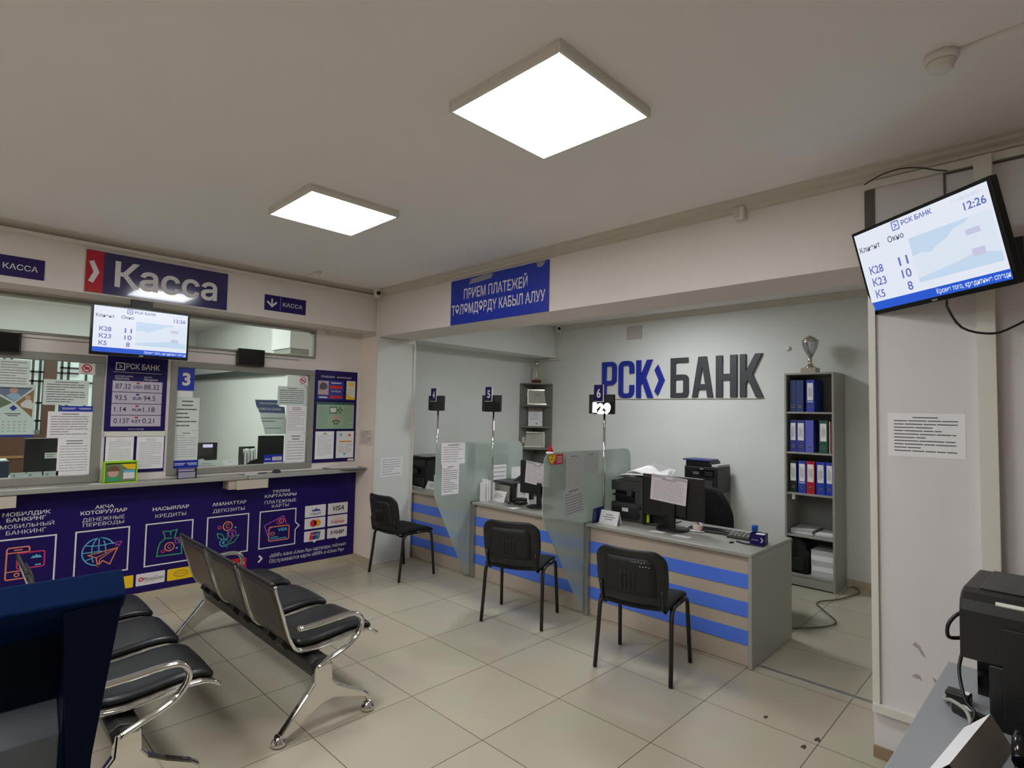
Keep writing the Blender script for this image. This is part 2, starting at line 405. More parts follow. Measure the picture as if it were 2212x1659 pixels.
# ------------------------------------------------------------------ teller windows (in the cash desk wall)
def window(name, x0, x1, z0, z1, w, ymull=()):
    f = MB()
    for a, b2, c, d in ((x0, x1, z0, z0+w), (x0, x1, z1-w, z1), (x0, x0+w, z0+w, z1-w), (x1-w, x1, z0+w, z1-w)): f.box(a, b2, 5.638, 5.76, c, d, FRAME)
    for q in ymull: f.box(q-w/2, q+w/2, 5.64, 5.75, z0+w, z1-w, FRAME)
    o = single(name, f, structure=True, bevel=.003)
    part('pane', MB().box(x0+w, x1-w, 5.668, 5.674, z0+w, z1-w, GLASS), o)
    return o
window('window_1', -.7, .95, 1.018, 2.045, .058)
window('window_2', 1.432, 2.775, 1.03, 2.052, .055)
window('window_3', -.7, 2.775, 2.175, 2.482, .022)
struct('trim_13', MB().box(-.7, 2.6, 5.642, 5.65, 2.145, 2.152, FRAME))

# ------------------------------------------------------------------ ledge, drawers, long printed banner under the windows
t = thing('counter_ledge', 'long grey laminate ledge running under the cash desk windows', 'counter', (0, 5.6, .972))
part('worktop', MB().box(-3.5, 2.07, 5.47, 5.65, .972, 1.012, GREY), t, .006)
part('worktop', MB().box(2.074, 3.30, 5.47, 5.65, .970, 1.010, GREY), t, .006)
def drawer(x0, x1, label):
    t = thing('cash_drawer', label, 'drawer', ((x0+x1)/2, 5.5, .875))
    part('tray', MB().box(x0, x1, 5.49, 5.636, .885, .970, BEIGE), t, .004)
    part('front', MB().box(x0+.07, x1, 5.478, 5.49, .88, .966, mat('drawer_front', (196, 184, 170), .5)), t, .003)
drawer(1.905, 2.265, 'beige pass-through drawer under the ledge below window number 3')
drawer(-.1, .437, 'beige pass-through drawer under the ledge at the left edge of the photo')

Y = 5.634
t = thing('wall_banner', 'long dark violet banner with white lettering and neon pictograms below the cash windows', 'banner', (1.5, 5.642, .056))
part('panel', MB().box(-1.2, 3.296, Y+.002, 5.649, .056, .970, NAVY), t)
for s_, x0, x1, z0, z1, bo in (
    ('МОБИЛДИК', .376, .655, .796, .826, .02), ('БАНКИНГ', .40, .63, .754, .784, .02), ('МОБИЛЬНЫЙ', .367, .68, .705, .735, 0), ('БАНКИНГ', .402, .634, .659, .690, 0),
    ('АКЧА', .936, 1.065, .796, .826, .02), ('КОТОРУУЛАР', .843, 1.157, .755, .786, .02), ('ДЕНЕЖНЫЕ', .857, 1.142, .700, .730, 0), ('ПЕРЕВОДЫ', .863, 1.14, .660, .688, 0),
    ('НАСЫЯЛАР', 1.344, 1.628, .734, .765, .02), ('КРЕДИТЫ', 1.367, 1.607, .673, .704, 0), ('АМАНАТТАР', 1.822, 2.126, .726, .757, .02), ('ДЕПОЗИТЫ', 1.831, 2.113, .664, .695, 0),
    ('ТӨЛӨМ', 2.374, 2.548, .798, .829, .02), ('КАРТАЛАРЫ', 2.30, 2.62, .758, .787, .02), ('ПЛАТЕЖНЫЕ', 2.302, 2.62, .696, .728, 0), ('КАРТЫ', 2.374, 2.546, .655, .684, 0),
    ('«МИР» жана «Union Pay» карталары төйлөнөт', 2.37, 3.206, .163, .203, 0), ('Обслуживаются карты «МИР» и «Union Pay»', 2.37, 3.18, .110, .150, 0)):
    part('lettering', MB().text(s_, x0, x1, z0, z1, Y, WHITEP, bo), t)
part('arrow', MB().stroke([(2.262, .138), (2.295, .169), (2.268, .202)], .017, Y, WHITEP), t)
for x0, x1 in ((.335, .697), (.822, 1.18), (1.303, 1.665), (1.789, 2.153)):
    part('pictogram_frame', MB().frame(x0, .268, x1, .624, .011, Y, WHITEP), t)
part('pictogram_frame', MB().stroke([(2.263, .266), (2.622, .266), (2.622, .409), (2.662, .446), (2.622, .486), (2.622, .624), (2.263, .624)], .011, Y, WHITEP, True), t)
q = MB()   # telephone with bank card
q.stroke([(.413, .333)]+[(.414, .55), (.424, .56), (.536, .56), (.543, .551), (.543, .515)], .009, Y, ORANGE); q.stroke([(.413, .333), (.421, .326), (.53, .326), (.538, .335), (.54, .345)], .009, Y, ORANGE)
q.stroke([(.415, .522), (.543, .522)], .008, Y, ORANGE); q.stroke([(.415, .384), (.5, .384)], .008, Y, ORANGE); q.stroke([(.455, .541), (.503, .541)], .008, Y, ORANGE); q.ring(.477, .356, .013, .007, Y, ORANGE)
q.stroke(rr(.475, .398, .634, .514, .014), .009, Y, PINK, True); q.poly([(.551, .466), (.568, .487), (.575, .48), (.586, .494), (.597, .48), (.604, .487), (.62, .466)], Y, CYAN)
q.stroke([(.58, .414), (.615, .414)], .009, Y, CYAN); q.stroke([(.492, .414), (.53, .414)], .007, Y, CYAN)
part('pictogram', q, t)
q = MB()   # globe with paper plane
cx, cz, R_ = .976, .45, .109
q.stroke(arc(cx, cz, R_, 25, 275, 28), .008, Y, CYAN); q.stroke(arc(cx, cz, .047, 50, 230, 14, R_), .007, Y, CYAN); q.stroke([(cx, cz+R_), (cx, cz-.02)], .007, Y, CYAN); q.stroke(arc(cx, cz, .047, 90, -10, 8, R_), .007, Y, CYAN)
q.stroke([(cx-R_, cz), (cx+.02, cz)], .007, Y, CYAN); q.stroke([(cx-.092, cz+.058), (cx-.03, cz+.047), (cx+.03, cz+.047), (cx+.095, cz+.056)], .007, Y, CYAN); q.stroke([(cx-.085, cz-.06), (cx-.05, cz-.05)], .007, Y, CYAN)
q.stroke([(.908, .428), (1.104, .462), (1.056, .336), (1.006, .372), (.975, .332), (.962, .402)], .008, Y, ORANGE, True); q.stroke([(.962, .402), (1.104, .462), (.99, .39), (.975, .332)], .007, Y, ORANGE)
q.stroke([(1.078, .506), (1.132, .512), (1.116, .474), (1.107, .492), (1.094, .482), (1.09, .497)], .006, Y, PURPLE, True)
part('pictogram', q, t)
q = MB()   # money bag
q.stroke([(1.452, .486), (1.414, .455), (1.40, .41), (1.392, .34), (1.586, .336), (1.58, .42), (1.56, .458), (1.524, .486), (1.54, .552), (1.492, .545), (1.492, .51)], .009, Y, GREEN); q.stroke([(1.487, .545), (1.432, .549), (1.452, .486), (1.505, .484)], .009, Y, GREEN)
q.ring(1.487, .41, .036, .008, Y, ORANGE); q.text('С', 1.473, 1.5, .391, .429, Y, ORANGE, .01); q.ring(1.55, .457, .024, .007, Y, PURPLE); q.text('%', 1.541, 1.559, .449, .466, Y, PURPLE)
q.ring(1.437, .377, .012, .006, Y, PINK); q.disc(1.545, .391, .008, Y, CYAN)
part('pictogram', q, t)
q = MB()   # coin flower
q.ring(1.966, .527, .04, .009, Y, ORANGE); q.text('С', 1.951, 1.981, .506, .549, Y, ORANGE, .01); q.ring(2.01, .45, .034, .008, Y, PURPLE); q.text('$', 1.998, 2.022, .43, .471, Y, PURPLE, .01); q.ring(1.936, .378, .034, .008, Y, CYAN); q.text('€', 1.921, 1.95, .36, .398, Y, CYAN, .01)
q.stroke([(1.967, .487), (1.968, .322)], .008, Y, GREEN); q.stroke([(1.968, .35), (2.03, .372), (2.07, .432), (2.02, .425), (1.968, .35)], .008, Y, GREEN); q.stroke([(1.92, .41), (1.884, .43), (1.876, .47), (1.92, .455), (1.95, .40)], .008, Y, GREEN)
q.ring(1.893, .522, .013, .007, Y, PINK); q.disc(2.036, .506, .008, Y, CYAN)
part('pictogram', q, t)
q = MB()   # pay cards
q.stroke([(2.35, .372), (2.31, .478), (2.315, .49), (2.49, .562), (2.502, .555), (2.53, .478)], .009, Y, PURPLE); q.stroke([(2.335, .44), (2.4, .466)], .007, Y, PURPLE); q.ring(2.455, .508, .023, .007, Y, PINK); q.ring(2.478, .515, .023, .007, Y, ORANGE)
q.stroke(rr(2.355, .326, 2.558, .464, .014), .01, Y, ORANGE, True); q.text('VISA', 2.44, 2.538, .412, .445, Y, CYAN, .02, .25); q.stroke(rr(2.376, .385, 2.408, .409, .004), .006, Y, ORANGE, True)
q.stroke([(2.37, .362), (2.45, .362)], .007, Y, CYAN); q.stroke([(2.37, .344), (2.535, .344)], .007, Y, CYAN)
part('pictogram', q, t)
def card(x0, x1, z0, z1, m=WHITEP, tail=False):
    q = MB(); q.poly(rr(x0, z0, x1, z1, .008), Y, m)
    if tail: c = (x0+x1)/2; q.poly([(c-.022, z0), (c, z0-.02), (c+.022, z0)], Y, m)
    return q
Y2 = Y-.0006
NV = mat('navy_ink', (40, 52, 140), .5); BK = mat('black_ink', (28, 26, 34), .5); RD = mat('red_ink', (206, 36, 44), .5); OR = mat('orange_ink', (238, 150, 40), .5)
q = card(2.72, 2.95, .514, .634); q.poly([(2.79, .57), (2.812, .594), (2.822, .584), (2.843, .606), (2.864, .584), (2.874, .594), (2.896, .57)], Y2, NV); q.text('ЭЛКАРТ', 2.775, 2.9, .53, .556, Y2, NV, .02); part('payment_card_logo', q, t)
q = card(2.976, 3.208, .516, .634); q.text('VISA', 3.02, 3.165, .55, .603, Y2, BK, .02, .25); part('payment_card_logo', q, t)
q = card(2.72, 2.95, .392, .502); q.disc(2.816, .447, .037, Y2, RD); q.disc(2.862, .447, .037, Y2, OR); part('payment_card_logo', q, t)
q = card(2.976, 3.208, .392, .502); q.text('Золотая', 3.05, 3.165, .456, .474, Y2, OR); q.text('Корона', 3.02, 3.17, .418, .452, Y2, RD, .02); part('payment_card_logo', q, t)
q = card(2.72, 2.95, .262, .370, tail=True)
for k, m in enumerate((RD, NV, mat('teal_ink', (60, 110, 120), .5))): q.poly([(2.775+k*.036, .277), (2.815+k*.036, .277), (2.83+k*.036, .357), (2.79+k*.036, .357)], Y2-k*.0003, m)
q.text('UnionPay', 2.80, 2.885, .318, .334, Y2-.001, WHITEP); part('payment_card_logo', q, t)
q = card(2.976, 3.208, .262, .370, tail=True); q.text('МИР', 3.015, 3.17, .298, .34, Y2, BK, .03, .15); part('payment_card_logo', q, t)
q = card(1.247, 1.462, .112, .213); q.ring(1.283, .164, .014, .009, Y2, RD); q.text('MoneyGram', 1.303, 1.452, .146, .178, Y2, BK); q.rect(1.303, .134, 1.39, .138, Y2, INKL); part('transfer_logo_card', q, t)
q = card(1.481, 1.694, .110, .211, YELLOW); q.stroke(arc(1.588, .162, .055, 0, 345, 22, .026), .005, Y2, mat('olive_ink', (120, 100, 30), .5), True); q.text('WESTERN', 1.545, 1.63, .155, .169, Y2, MATS['olive_ink']); part('transfer_logo_card', q, t)
q = card(1.712, 1.922, .108, .210); q.text('CONTACT', 1.738, 1.9, .145, .175, Y2, BK); part('transfer_logo_card', q, t)
q = card(1.938, 2.15, .108, .21, RED); q.text('unistream', 1.96, 2.13, .145, .175, Y2, WHITEP); part('transfer_logo_card', q, t)
q = card(1.014, 1.228, .112, .214, YELLOW); part('transfer_logo_card', q, t)

# ------------------------------------------------------------------ signs on the bulkhead
def sign(name, label, x0, x1, z0, z1, m, y=5.322, th=.008):
    t = thing(name, label, 'sign', ((x0+x1)/2, y+th, z0))
    part('panel', MB().box(x0, x1, y, y+th, z0, z1, m), t)
    return t
GL = mat('violet_gloss', (34, 20, 92), .12, n=.03, ns=3, coat=.6); RG = mat('red_gloss', (186, 20, 44), .14, n=.03)
t = thing('sign_board', 'large violet cash desk sign with red arrow block, above the left screen', 'sign', (1.25, 5.33, 2.508))
part('panel', MB().box(.738, 1.762, 5.320, 5.329, 2.512, 2.838, GL), t)
part('arrow_block', MB().box(.738, .850, 5.3185, 5.3198, 2.512, 2.838, RG).stroke([(.772, 2.59), (.806, 2.672), (.772, 2.754)], .034, 5.318, WHITEP), t)
part('lettering', MB().text('Касса', .925, 1.677, 2.576, 2.785, 5.3186, WHITEP, .022), t)
VD = mat('violet_matt', (38, 18, 88), .45, spec=.3)
t = sign('sign_board', 'small violet cash desk sign with a white down arrow, right of the large sign', 2.096, 2.496, 2.569, 2.715, VD)
part('lettering', MB().text('КАССА', 2.267, 2.462, 2.621, 2.661, 5.321, WHITEP, .01), t)
part('arrow', MB().stroke([(2.163, 2.682), (2.163, 2.612)], .016, 5.321, WHITEP).stroke([(2.118, 2.652), (2.163, 2.61), (2.208, 2.652)], .018, 5.3208, WHITEP).rect(2.24, 2.58, 2.246, 2.705, 5.321, BLUEL), t)
t = sign('sign_board', 'small violet cash desk sign cut by the left edge of the photo', .08, .498, 2.548, 2.694, VD)
part('lettering', MB().text('КАССА', .270, .461, 2.598, 2.640, 5.321, WHITEP, .01), t)
part('arrow', MB().stroke([(.15, 2.66), (.15, 2.59)], .016, 5.321, WHITEP).stroke([(.105, 2.63), (.15, 2.588), (.195, 2.63)], .018, 5.3208, WHITEP), t)

# ------------------------------------------------------------------ queue screens: builder in a local frame (u right, d back, z up), size w x h
def scr(n, c, e): return mat(n, (16, 16, 18), .25, n=.0, emis=e, ecol=c)
SCRW = scr('screen_white', (232, 238, 250), .93); SCRB = scr('screen_blue', (36, 92, 220), .85); SCRS = scr('screen_sky', (200, 222, 244), .92); SCRC = scr('screen_cloud', (224, 234, 248), .93)
SCRT = scr('screen_text', (108, 118, 196), .85); SCRD = scr('screen_text_dark', (76, 84, 120), .8); SCRN = scr('screen_text_white', (226, 234, 255), .93); SCRP = scr('screen_pale', (206, 206, 234), .9)
def screen(t, w, h, thin):
    X = ROOTM[t]
    B = MB(X); B.box(-w/2, w/2, .0, .035, 0, h, BLACKG); B.box(-w*.36, w*.36, .035, .06, h*.1, h*.85, BLACK)
    part('casing', B, t, .004)
    e = .016; x0, x1, z0, z1 = -w/2+e, w/2-e, e*1.4, h-e
    fx = lambda f: x0+(x1-x0)*f; fz = lambda f: z0+(z1-z0)*f
    P = MB(X); y = -.0006
    P.rect(x0, z0, x1, z1, y, SCRW); P.rect(x0, z0, x1, fz(.105), y-.0004, SCRB)
    P.rect(fx(.43), fz(.2), fx(.985), fz(.73), y-.0004, SCRC)
    P.poly([(fx(.43), fz(.73)), (fx(.43), fz(.52)), (fx(.50), fz(.535)), (fx(.56), fz(.50)), (fx(.62), fz(.56)), (fx(.69), fz(.60)), (fx(.74), fz(.665)), (fx(.82), fz(.69)), (fx(.86), fz(.73))], y-.0008, SCRS)
    P.poly([(fx(.43), fz(.2)), (fx(.985), fz(.2)), (fx(.985), fz(.3)), (fx(.84), fz(.36)), (fx(.70), fz(.31)), (fx(.55), fz(.28)), (fx(.43), fz(.25))], y-.0008, SCRS)
    P.rect(fx(.81), fz(.55), fx(.9), fz(.61), y-.0008, SCRP); P.rect(fx(.82), fz(.32), fx(.90), fz(.40), y-.0012, SCRP)
    dsp = part('display', P, t); ty = y-.0012
    tx = lambda *a: part('text', MB(X).text(*a), dsp)
    tx('РСК БАНК', fx(.41), fx(.64), fz(.905), fz(.965), ty, SCRT, .025)
    part('logo', MB(X).frame(fx(.335), fz(.885), fx(.388), fz(.98), .005, ty, SCRT).stroke([(fx(.35), fz(.91)), (fx(.372), fz(.933)), (fx(.35), fz(.957))], .005, ty, SCRT), dsp)
    tx('Клиент', fx(.02), fx(.205), fz(.755), fz(.83), ty, SCRD, .01); tx('Окно', fx(.275), fx(.405), fz(.765), fz(.84), ty, SCRD, .01)
    for k, (a, n_) in enumerate((('К28', '11'), ('К23', '10'), ('К5', '8'))):
        z = .455-k*.155
        tx(a, fx(.06), fx(.18 if k < 2 else .14), fz(z), fz(z+.105), ty, SCRT, .015); tx(n_, fx(.315 if k < 2 else .335), fx(.39 if k < 2 else .375), fz(z), fz(z+.105), ty, SCRT, .015)
    tx('12:26', fx(.84), fx(.975), fz(.80), fz(.885), ty, SCRT, .02); tx('17 марта 2022 г.', fx(.78), fx(.975), fz(.92), fz(.955), ty, SCRP, 0)
    tx('Кроме того, кредитные специ', fx(.53), fx(.995), fz(.028), fz(.088), ty, SCRN, .01)
    part('badge', MB(X).rect(-.014, .006, .014, .014, -.001, ALU), t)
t = thing('queue_screen', 'flat queue screen hanging in front of the cash desk windows', 'screen', (1.126, 5.30, 2.034))
screen(t, .68, .396, True)
part('bracket', MB().box(1.05, 1.2, 5.345, 5.38, 2.15, 2.5, BLACK), t)
t = thing('queue_screen', 'tilted queue screen on a bracket at the upper right wall', 'screen', (3.0, .46, 2.18), math.radians(-128.3), math.radians(15.9), ry=0)
# place so that the screen centre sits at (3.045, .426, 2.389)
Mr = t.rotation_euler.to_matrix(); ctr = Mr @ Vector((0, 0, .215)); loc = Vector((3.045, .426, 2.389))-ctr
t.location = loc; ROOTM[t] = Matrix.Translation(loc) @ Mr.to_4x4()
screen(t, .73, .43, True)
part('bracket', MB().tube([(3.09, .385, 2.36), (3.2, .2, 2.37), (3.305, .17, 2.37)], .018, BLACK).box(3.29, 3.308, .1, .24, 2.27, 2.47, BLACK), t)
single('power_cable', MB().tube(sm([(3.07, .35, 2.16), (3.1, .30, 2.06), (3.14, .20, 2.03), (3.2, .12, 2.07), (3.28, .0, 2.15), (3.3, -.25, 2.2)]), .005, BLACK, 6), 'thin black cable drooping below the tilted screen on the right wall', 'cable')
single('power_cable', MB().tube(sm([(3.24, .69, 2.845), (3.225, .62, 2.868), (3.22, .54, 2.876), (3.23, .46, 2.862), (3.25, .40, 2.84), (3.28, .36, 2.835)]), .003, BLACK, 6), 'loose dark wire looping over the ceiling moulding above the tilted screen', 'cable')

# ------------------------------------------------------------------ boards and papers on the cash desk wall
NV = MATS['navy_ink']
t = thing('exchange_rate_board', 'violet exchange rate board with four currency rows between the two cash windows', 'board', (1.185, 5.649, 1.428))
part('panel', MB().box(.965, 1.405, 5.640, 5.649, 1.428, 2.055, NAVY), t)
Y = 5.6394
q = MB(); part('lettering', MB().text('РСК БАНК', 1.096, 1.343, 1.952, 2.0, Y, WHITEP, .02), t); q.frame(1.026, 1.942, 1.084, 1.999, .008, Y, WHITEP); q.stroke([(1.045, 1.955), (1.065, 1.97), (1.045, 1.986)], .007, Y, WHITEP); q.rect(1.006, 1.921, 1.362, 1.924, Y, WHITEP)
part('logo', q, t)
for a in (('САТЫП АЛУУ', 1.021, 1.15, 1.882, 1.896), ('ПОКУПКА', 1.021, 1.122, 1.860, 1.876), ('САТУУ', 1.229, 1.29, 1.882, 1.896), ('ПРОДАЖА', 1.229, 1.334, 1.860, 1.876), ('www.rsk.kg', 1.13, 1.245, 1.440, 1.450)): part('lettering', MB().text(*a, Y, WHITEP, .01), t)
LIL = mat('rate_strip', (196, 186, 200), .4); VI = mat('violet_ink', (40, 24, 84), .5)
for k, (a, c, s_) in enumerate((('87.32', 'USD', '88.32'), ('93.5', 'EUR', '94.5'), ('1.14', 'RUB', '1.18'), ('0.137', 'KZT', '0.21'))):
    z1 = 1.850-k*.097; z0 = z1-.0915
    q = MB(); q.box(1.007, 1.368, 5.634, 5.6398, z0, z1, LIL); y = 5.6336
    q.text(a, 1.027, 1.027+.024*len(a.replace('.', ''))+.012, z0+.025, z0+.068, y, VI, .005); q.text(c, 1.155, 1.221, z0+.03, z0+.055, y, VI, .02); q.text(s_, 1.232, 1.232+.025*len(s_.replace('.', ''))+.012, z0+.025, z0+.068, y, VI, .005)
    q.rect(1.175, z0+.068, 1.199, z0+.082, y, RD if k != 1 else NV); q.rect(1.02, z0+.013, 1.14, z0+.016, y, INKL); q.rect(1.228, z0+.013, 1.35, z0+.016, y, INKL)
    part('rate_row', q, t)
rnd = random.Random(3)
t = thing('notice_holder', 'violet double notice holder with two printed sheets under the exchange rates', 'notice board', (1.19, 5.649, 1.075))
part('backing', MB().box(.975, 1.412, 5.643, 5.649, 1.075, 1.385, NAVY), t)
part('rail', MB().box(.968, 1.408, 5.630, 5.643, 1.383, 1.425, PLAST), t, .003)
part('sheet', MB().box(.984, 1.18, 5.640, 5.643, 1.175, 1.382, PAPER).lines(1.005, 1.165, 1.19, 1.36, 13, 5.6395, INKL, rnd, 1), t)
part('sheet', MB().box(1.202, 1.404, 5.640, 5.643, 1.103, 1.382, PAPER).lines(1.22, 1.39, 1.12, 1.365, 16, 5.6395, INKL, rnd, 2), t)

t = thing('info_poster', 'violet information board with leaflets and framed sheets right of window number 3', 'board', (3.03, 5.649, 1.078))
part('panel', MB().box(2.781, 3.276, 5.640, 5.649, 1.078, 2.062, NAVY), t)
Y = 5.6394
part('lettering', MB().text('ПРАВОВАЯ', 2.845, 3.0, 1.985, 2.005, Y, WHITEP).text('ИНФОРМАЦИЯ', 3.03, 3.2, 1.985, 2.005, Y, WHITEP), t)
GP = mat('leaflet_green', (150, 184, 150), .5); PKP = mat('leaflet_pink', (196, 160, 160), .5); CREAM = mat('leaflet_cream', (226, 220, 200), .5)
q = MB().box(2.80, 3.107, 5.632, 5.6395, 1.752, 1.955, NV); y = 5.6315
q.rect(2.812, 1.80, 2.93, 1.948, y, PKP); q.poly([(2.825, 1.86), (2.87, 1.85), (2.92, 1.87), (2.91, 1.92), (2.86, 1.935), (2.83, 1.91)], y-.0004, INKD); q.rect(2.945, 1.868, 3.09, 1.902, y, RD); q.rect(2.945, 1.765, 3.09, 1.795, y, RD); q.text('VISA', 2.96, 3.08, 1.83, 1.85, y, WHITEP); q.rect(2.96, 1.925, 3.08, 1.935, y, WHITEP); q.rect(2.825, 1.765, 2.92, 1.78, y, WHITEP)
part('leaflet', q, t)
q = MB().box(3.144, 3.249, 5.632, 5.6395, 1.756, 1.962, CREAM); q.poly([(3.17, 1.945), (3.225, 1.945), (3.225, 1.915), (3.197, 1.89), (3.17, 1.915)], y, YELLOW); q.lines(3.16, 3.235, 1.815, 1.875, 4, y, INKL, rnd); q.poly([(3.144, 1.756), (3.249, 1.756), (3.249, 1.78), (3.19, 1.79), (3.144, 1.83)], y, YELLOW)
part('leaflet', q, t)
q = MB().box(2.806, 3.242, 5.632, 5.6395, 1.435, 1.722, GP); q.rect(2.806, 1.695, 3.242, 1.722, y, mat('leaflet_dark_green', (58, 84, 84), .5)); q.lines(2.82, 2.93, 1.45, 1.685, 13, y, INK, rnd); q.lines(3.12, 3.23, 1.45, 1.685, 13, y, INK, rnd); q.rect(2.95, 1.60, 3.04, 1.672, y, INKD); q.rect(2.96, 1.612, 3.03, 1.662, y-.0004, PAPERG); q.rect(2.98, 1.535, 3.08, 1.575, y, PKP)
for a, c_ in ((3.075, 1.66), (3.055, 1.635), (3.095, 1.635), (3.075, 1.61), (3.0, 1.515), (3.03, 1.525), (3.06, 1.515), (3.015, 1.49), (3.045, 1.49)): q.disc(a, c_, .012, y-.0004, mat('brown_ink', (110, 84, 54), .5), 10)
part('leaflet', q, t)
q = MB().box(2.803, 3.014, 5.632, 5.6395, 1.115, 1.408, PAPER); q.lines(2.825, 2.995, 1.15, 1.39, 17, y, INKL, rnd, 2); q.disc(2.908, 1.385, .012, y-.0003, INK, 10); part('leaflet', q, t)
q = MB().box(3.045, 3.252, 5.632, 5.6395, 1.118, 1.408, PAPER); q.disc(3.095, 1.368, .016, y, CYAN, 12); q.poly([(3.18, 1.355), (3.197, 1.385), (3.214, 1.355)], y, RD); q.rect(3.075, 1.288, 3.225, 1.302, y, OR); q.lines(3.07, 3.145, 1.17, 1.275, 8, y, INKL, rnd); q.lines(3.155, 3.23, 1.17, 1.275, 8, y, INKL, rnd); q.disc(3.145, 1.16, .014, y, CYAN, 12); part('leaflet', q, t)
part('tag', MB().rect(3.19, 1.082, 3.262, 1.106, Y-.0004, WHITEP), t)

def display_box(x0, x1, z0, z1, label):
    t = thing('number_display', label, 'display', ((x0+x1)/2, 5.64, z0))
    part('casing', MB().box(x0, x1, 5.585, 5.637, z0, z1, BLACK), t, .006)
    part('screen', MB().box(x0+.012, x1-.012, 5.583, 5.585, z0+.012, z1-.012, BLACKG), t)
display_box(1.97, 2.224, 2.05, 2.212, 'black number display above cash window number 3, switched off')
display_box(.165, .416, 2.013, 2.176, 'black number display above the left cash window, cut by the photo edge')

def paper(label, X, x0, x1, z0, z1, y, n=10, head=1, m=None, im=None, rot=0., group=None, name='notice_sheet', cat='paper', pad=.1, extra=None, seed=None, th=.0012):
    m = m or PAPER; im = im or INK
    rnd = random.Random(seed if seed is not None else int(x0*1000)+int(z0*1000))
    c = Matrix.Translation(((x0+x1)/2, y, (z0+z1)/2)) @ Matrix.Rotation(rot, 4, 'Y')
    w, h = (x1-x0)/2, (z1-z0)/2
    b = MB(X @ c); b.box(-w, w, 0, th, -h, h, m)
    if n: b.lines(-w*(1-pad*1.4), w*(1-pad*1.4), -h*(1-pad*1.6), h*(1-pad), n, -.0004, im, rnd, head, INKD)
    if extra: extra(b, w, h)
    return single(name, b, label, cat, group)
K = FK(0)
yg = 5.6655   # stuck on the room side of the panes (pane 5.668 - 5.674)
def no_photo(b, w, h):
    b.ring(0, 0, w*.55, w*.16, -.0008, RD); b.rect(-w*.3, -w*.2, w*.3, w*.2, -.0006, RD); b.stroke([(-w*.38, w*.38), (w*.38, -w*.38)], w*.14, -.001, RD); b.disc(0, 0, w*.13, -.001, WHITEP, 10)
    b.rect(-w*.7, h*.78, w*.7, h*.86, -.0006, INK); b.rect(-w*.7, -h*.86, w*.7, -h*.78, -.0006, INK)
paper('square sticker with a red crossed-out camera on the left cash window', K, .780, .888, 1.888, 1.990, yg, 0, extra=no_photo, name='sticker', cat='sticker')
paper('square sticker with a red crossed-out camera at the top right of window number 3', K, 2.603, 2.711, 1.889, 1.992, yg, 0, extra=no_photo, name='sticker', cat='sticker')
t = thing('number_plate', 'blue plate with a white number 3 in the window corner', 'sign', (1.558, 5.667, 1.788))
part('panel', MB().box(1.487, 1.629, 5.661, 5.667, 1.788, 1.995, BLUES), t); part('lettering', MB().text('3', 1.53, 1.596, 1.832, 1.95, 5.6606, WHITEP, .04), t)
# window number 3
paper('pale sheet with large lines under the number 3 plate', K, 1.484, 1.682, 1.430, 1.725, yg, 7, 2, PAPERG, INKD)
paper('plain white strip of paper between the number 3 plate and the pale sheet', K, 1.484, 1.62, 1.728, 1.782, yg, 0)
paper('pale close-printed sheet at the lower left of window number 3', K, 1.486, 1.684, 1.160, 1.427, yg, 11, 1, PAPERG, INKL)
def blue_strip(b, w, h):
    b.rect(-w*.9, h*.1, -w*.05, h*.3, -.0006, WHITEP); b.rect(-w*.9, -h*.25, -w*.15, -h*.1, -.0006, WHITEP); b.rect(w*.1, h*.1, w*.9, h*.3, -.0006, WHITEP); b.rect(w*.2, -h*.25, w*.9, -h*.1, -.0006, WHITEP)
paper('blue sticker strip at the lower left corner of window number 3', K, 1.489, 1.693, 1.089, 1.160, yg-.001, 0, m=BLUES, extra=blue_strip, name='sticker', cat='sticker')
paper('pale green-tinted sheet below the camera sticker of window number 3', K, 2.398, 2.702, 1.678, 1.872, yg, 8, 1, PAPERG, INKD)
paper('white sheet with thin print at the right edge of window number 3, upper of two', K, 2.498, 2.708, 1.393, 1.676, yg, 13, 2, PAPER, INKL)
paper('white sheet at the lower right of window number 3', K, 2.50, 2.710, 1.091, 1.390, yg, 9, 2, PAPER, INKL)
def banner_x(b, w, h):
    pass
t = thing('hanging_notice', 'curved notice with slate blue title bands inside window number 3', 'notice', (2.35, 5.72, 1.385))
SL = mat('slate_print', (84, 92, 134), .5)
P_ = lambda x, z: (x*1.012, (z-1.65)*1.012+1.65)
q = MB(); y = 5.70
q.poly([P_(2.165, 1.725), P_(2.40, 1.727), P_(2.405, 1.665), P_(2.46, 1.66), P_(2.468, 1.595), P_(2.215, 1.60), P_(2.178, 1.668)], y, SL); q.poly([P_(2.215, 1.60), P_(2.468, 1.595), P_(2.50, 1.44), P_(2.50, 1.385), P_(2.275, 1.385), P_(2.262, 1.44)], y, PAPERG)
part('sheet', q, t)
part('lettering', MB().text('УВАЖАЕМЫЕ', 2.235, 2.41, 1.682, 1.702, y-.0006, PAPERG, .01).text('КЛИЕНТЫ БАНКА', 2.225, 2.455, 1.622, 1.648, y-.0006, PAPERG, .01).rect(2.255, 1.538, 2.48, 1.548, y-.0006, INK).rect(2.265, 1.508, 2.40, 1.518, y-.0006, INK).rect(2.30, 1.44, 2.46, 1.448, y-.0006, INK), t)
def blue_ad(b, w, h):
    b.rect(-w, -h, w, -h*.72, -.0004, WHITEP); b.poly(rr(-w*.12, -h*.35, w*.9, h*.5, .006), -.0006, WHITEP); b.rect(-w*.9, -h*.1, -w*.3, h*.1, -.0006, WHITEP); b.lines(-w*.02, w*.8, -h*.25, h*.42, 3, -.0009, NV, random.Random(2))
paper('small blue advert card at the bottom of window number 3', K, 2.288, 2.475, 1.092, 1.180, yg, 0, m=BLUES, extra=blue_ad, name='sticker', cat='sticker')
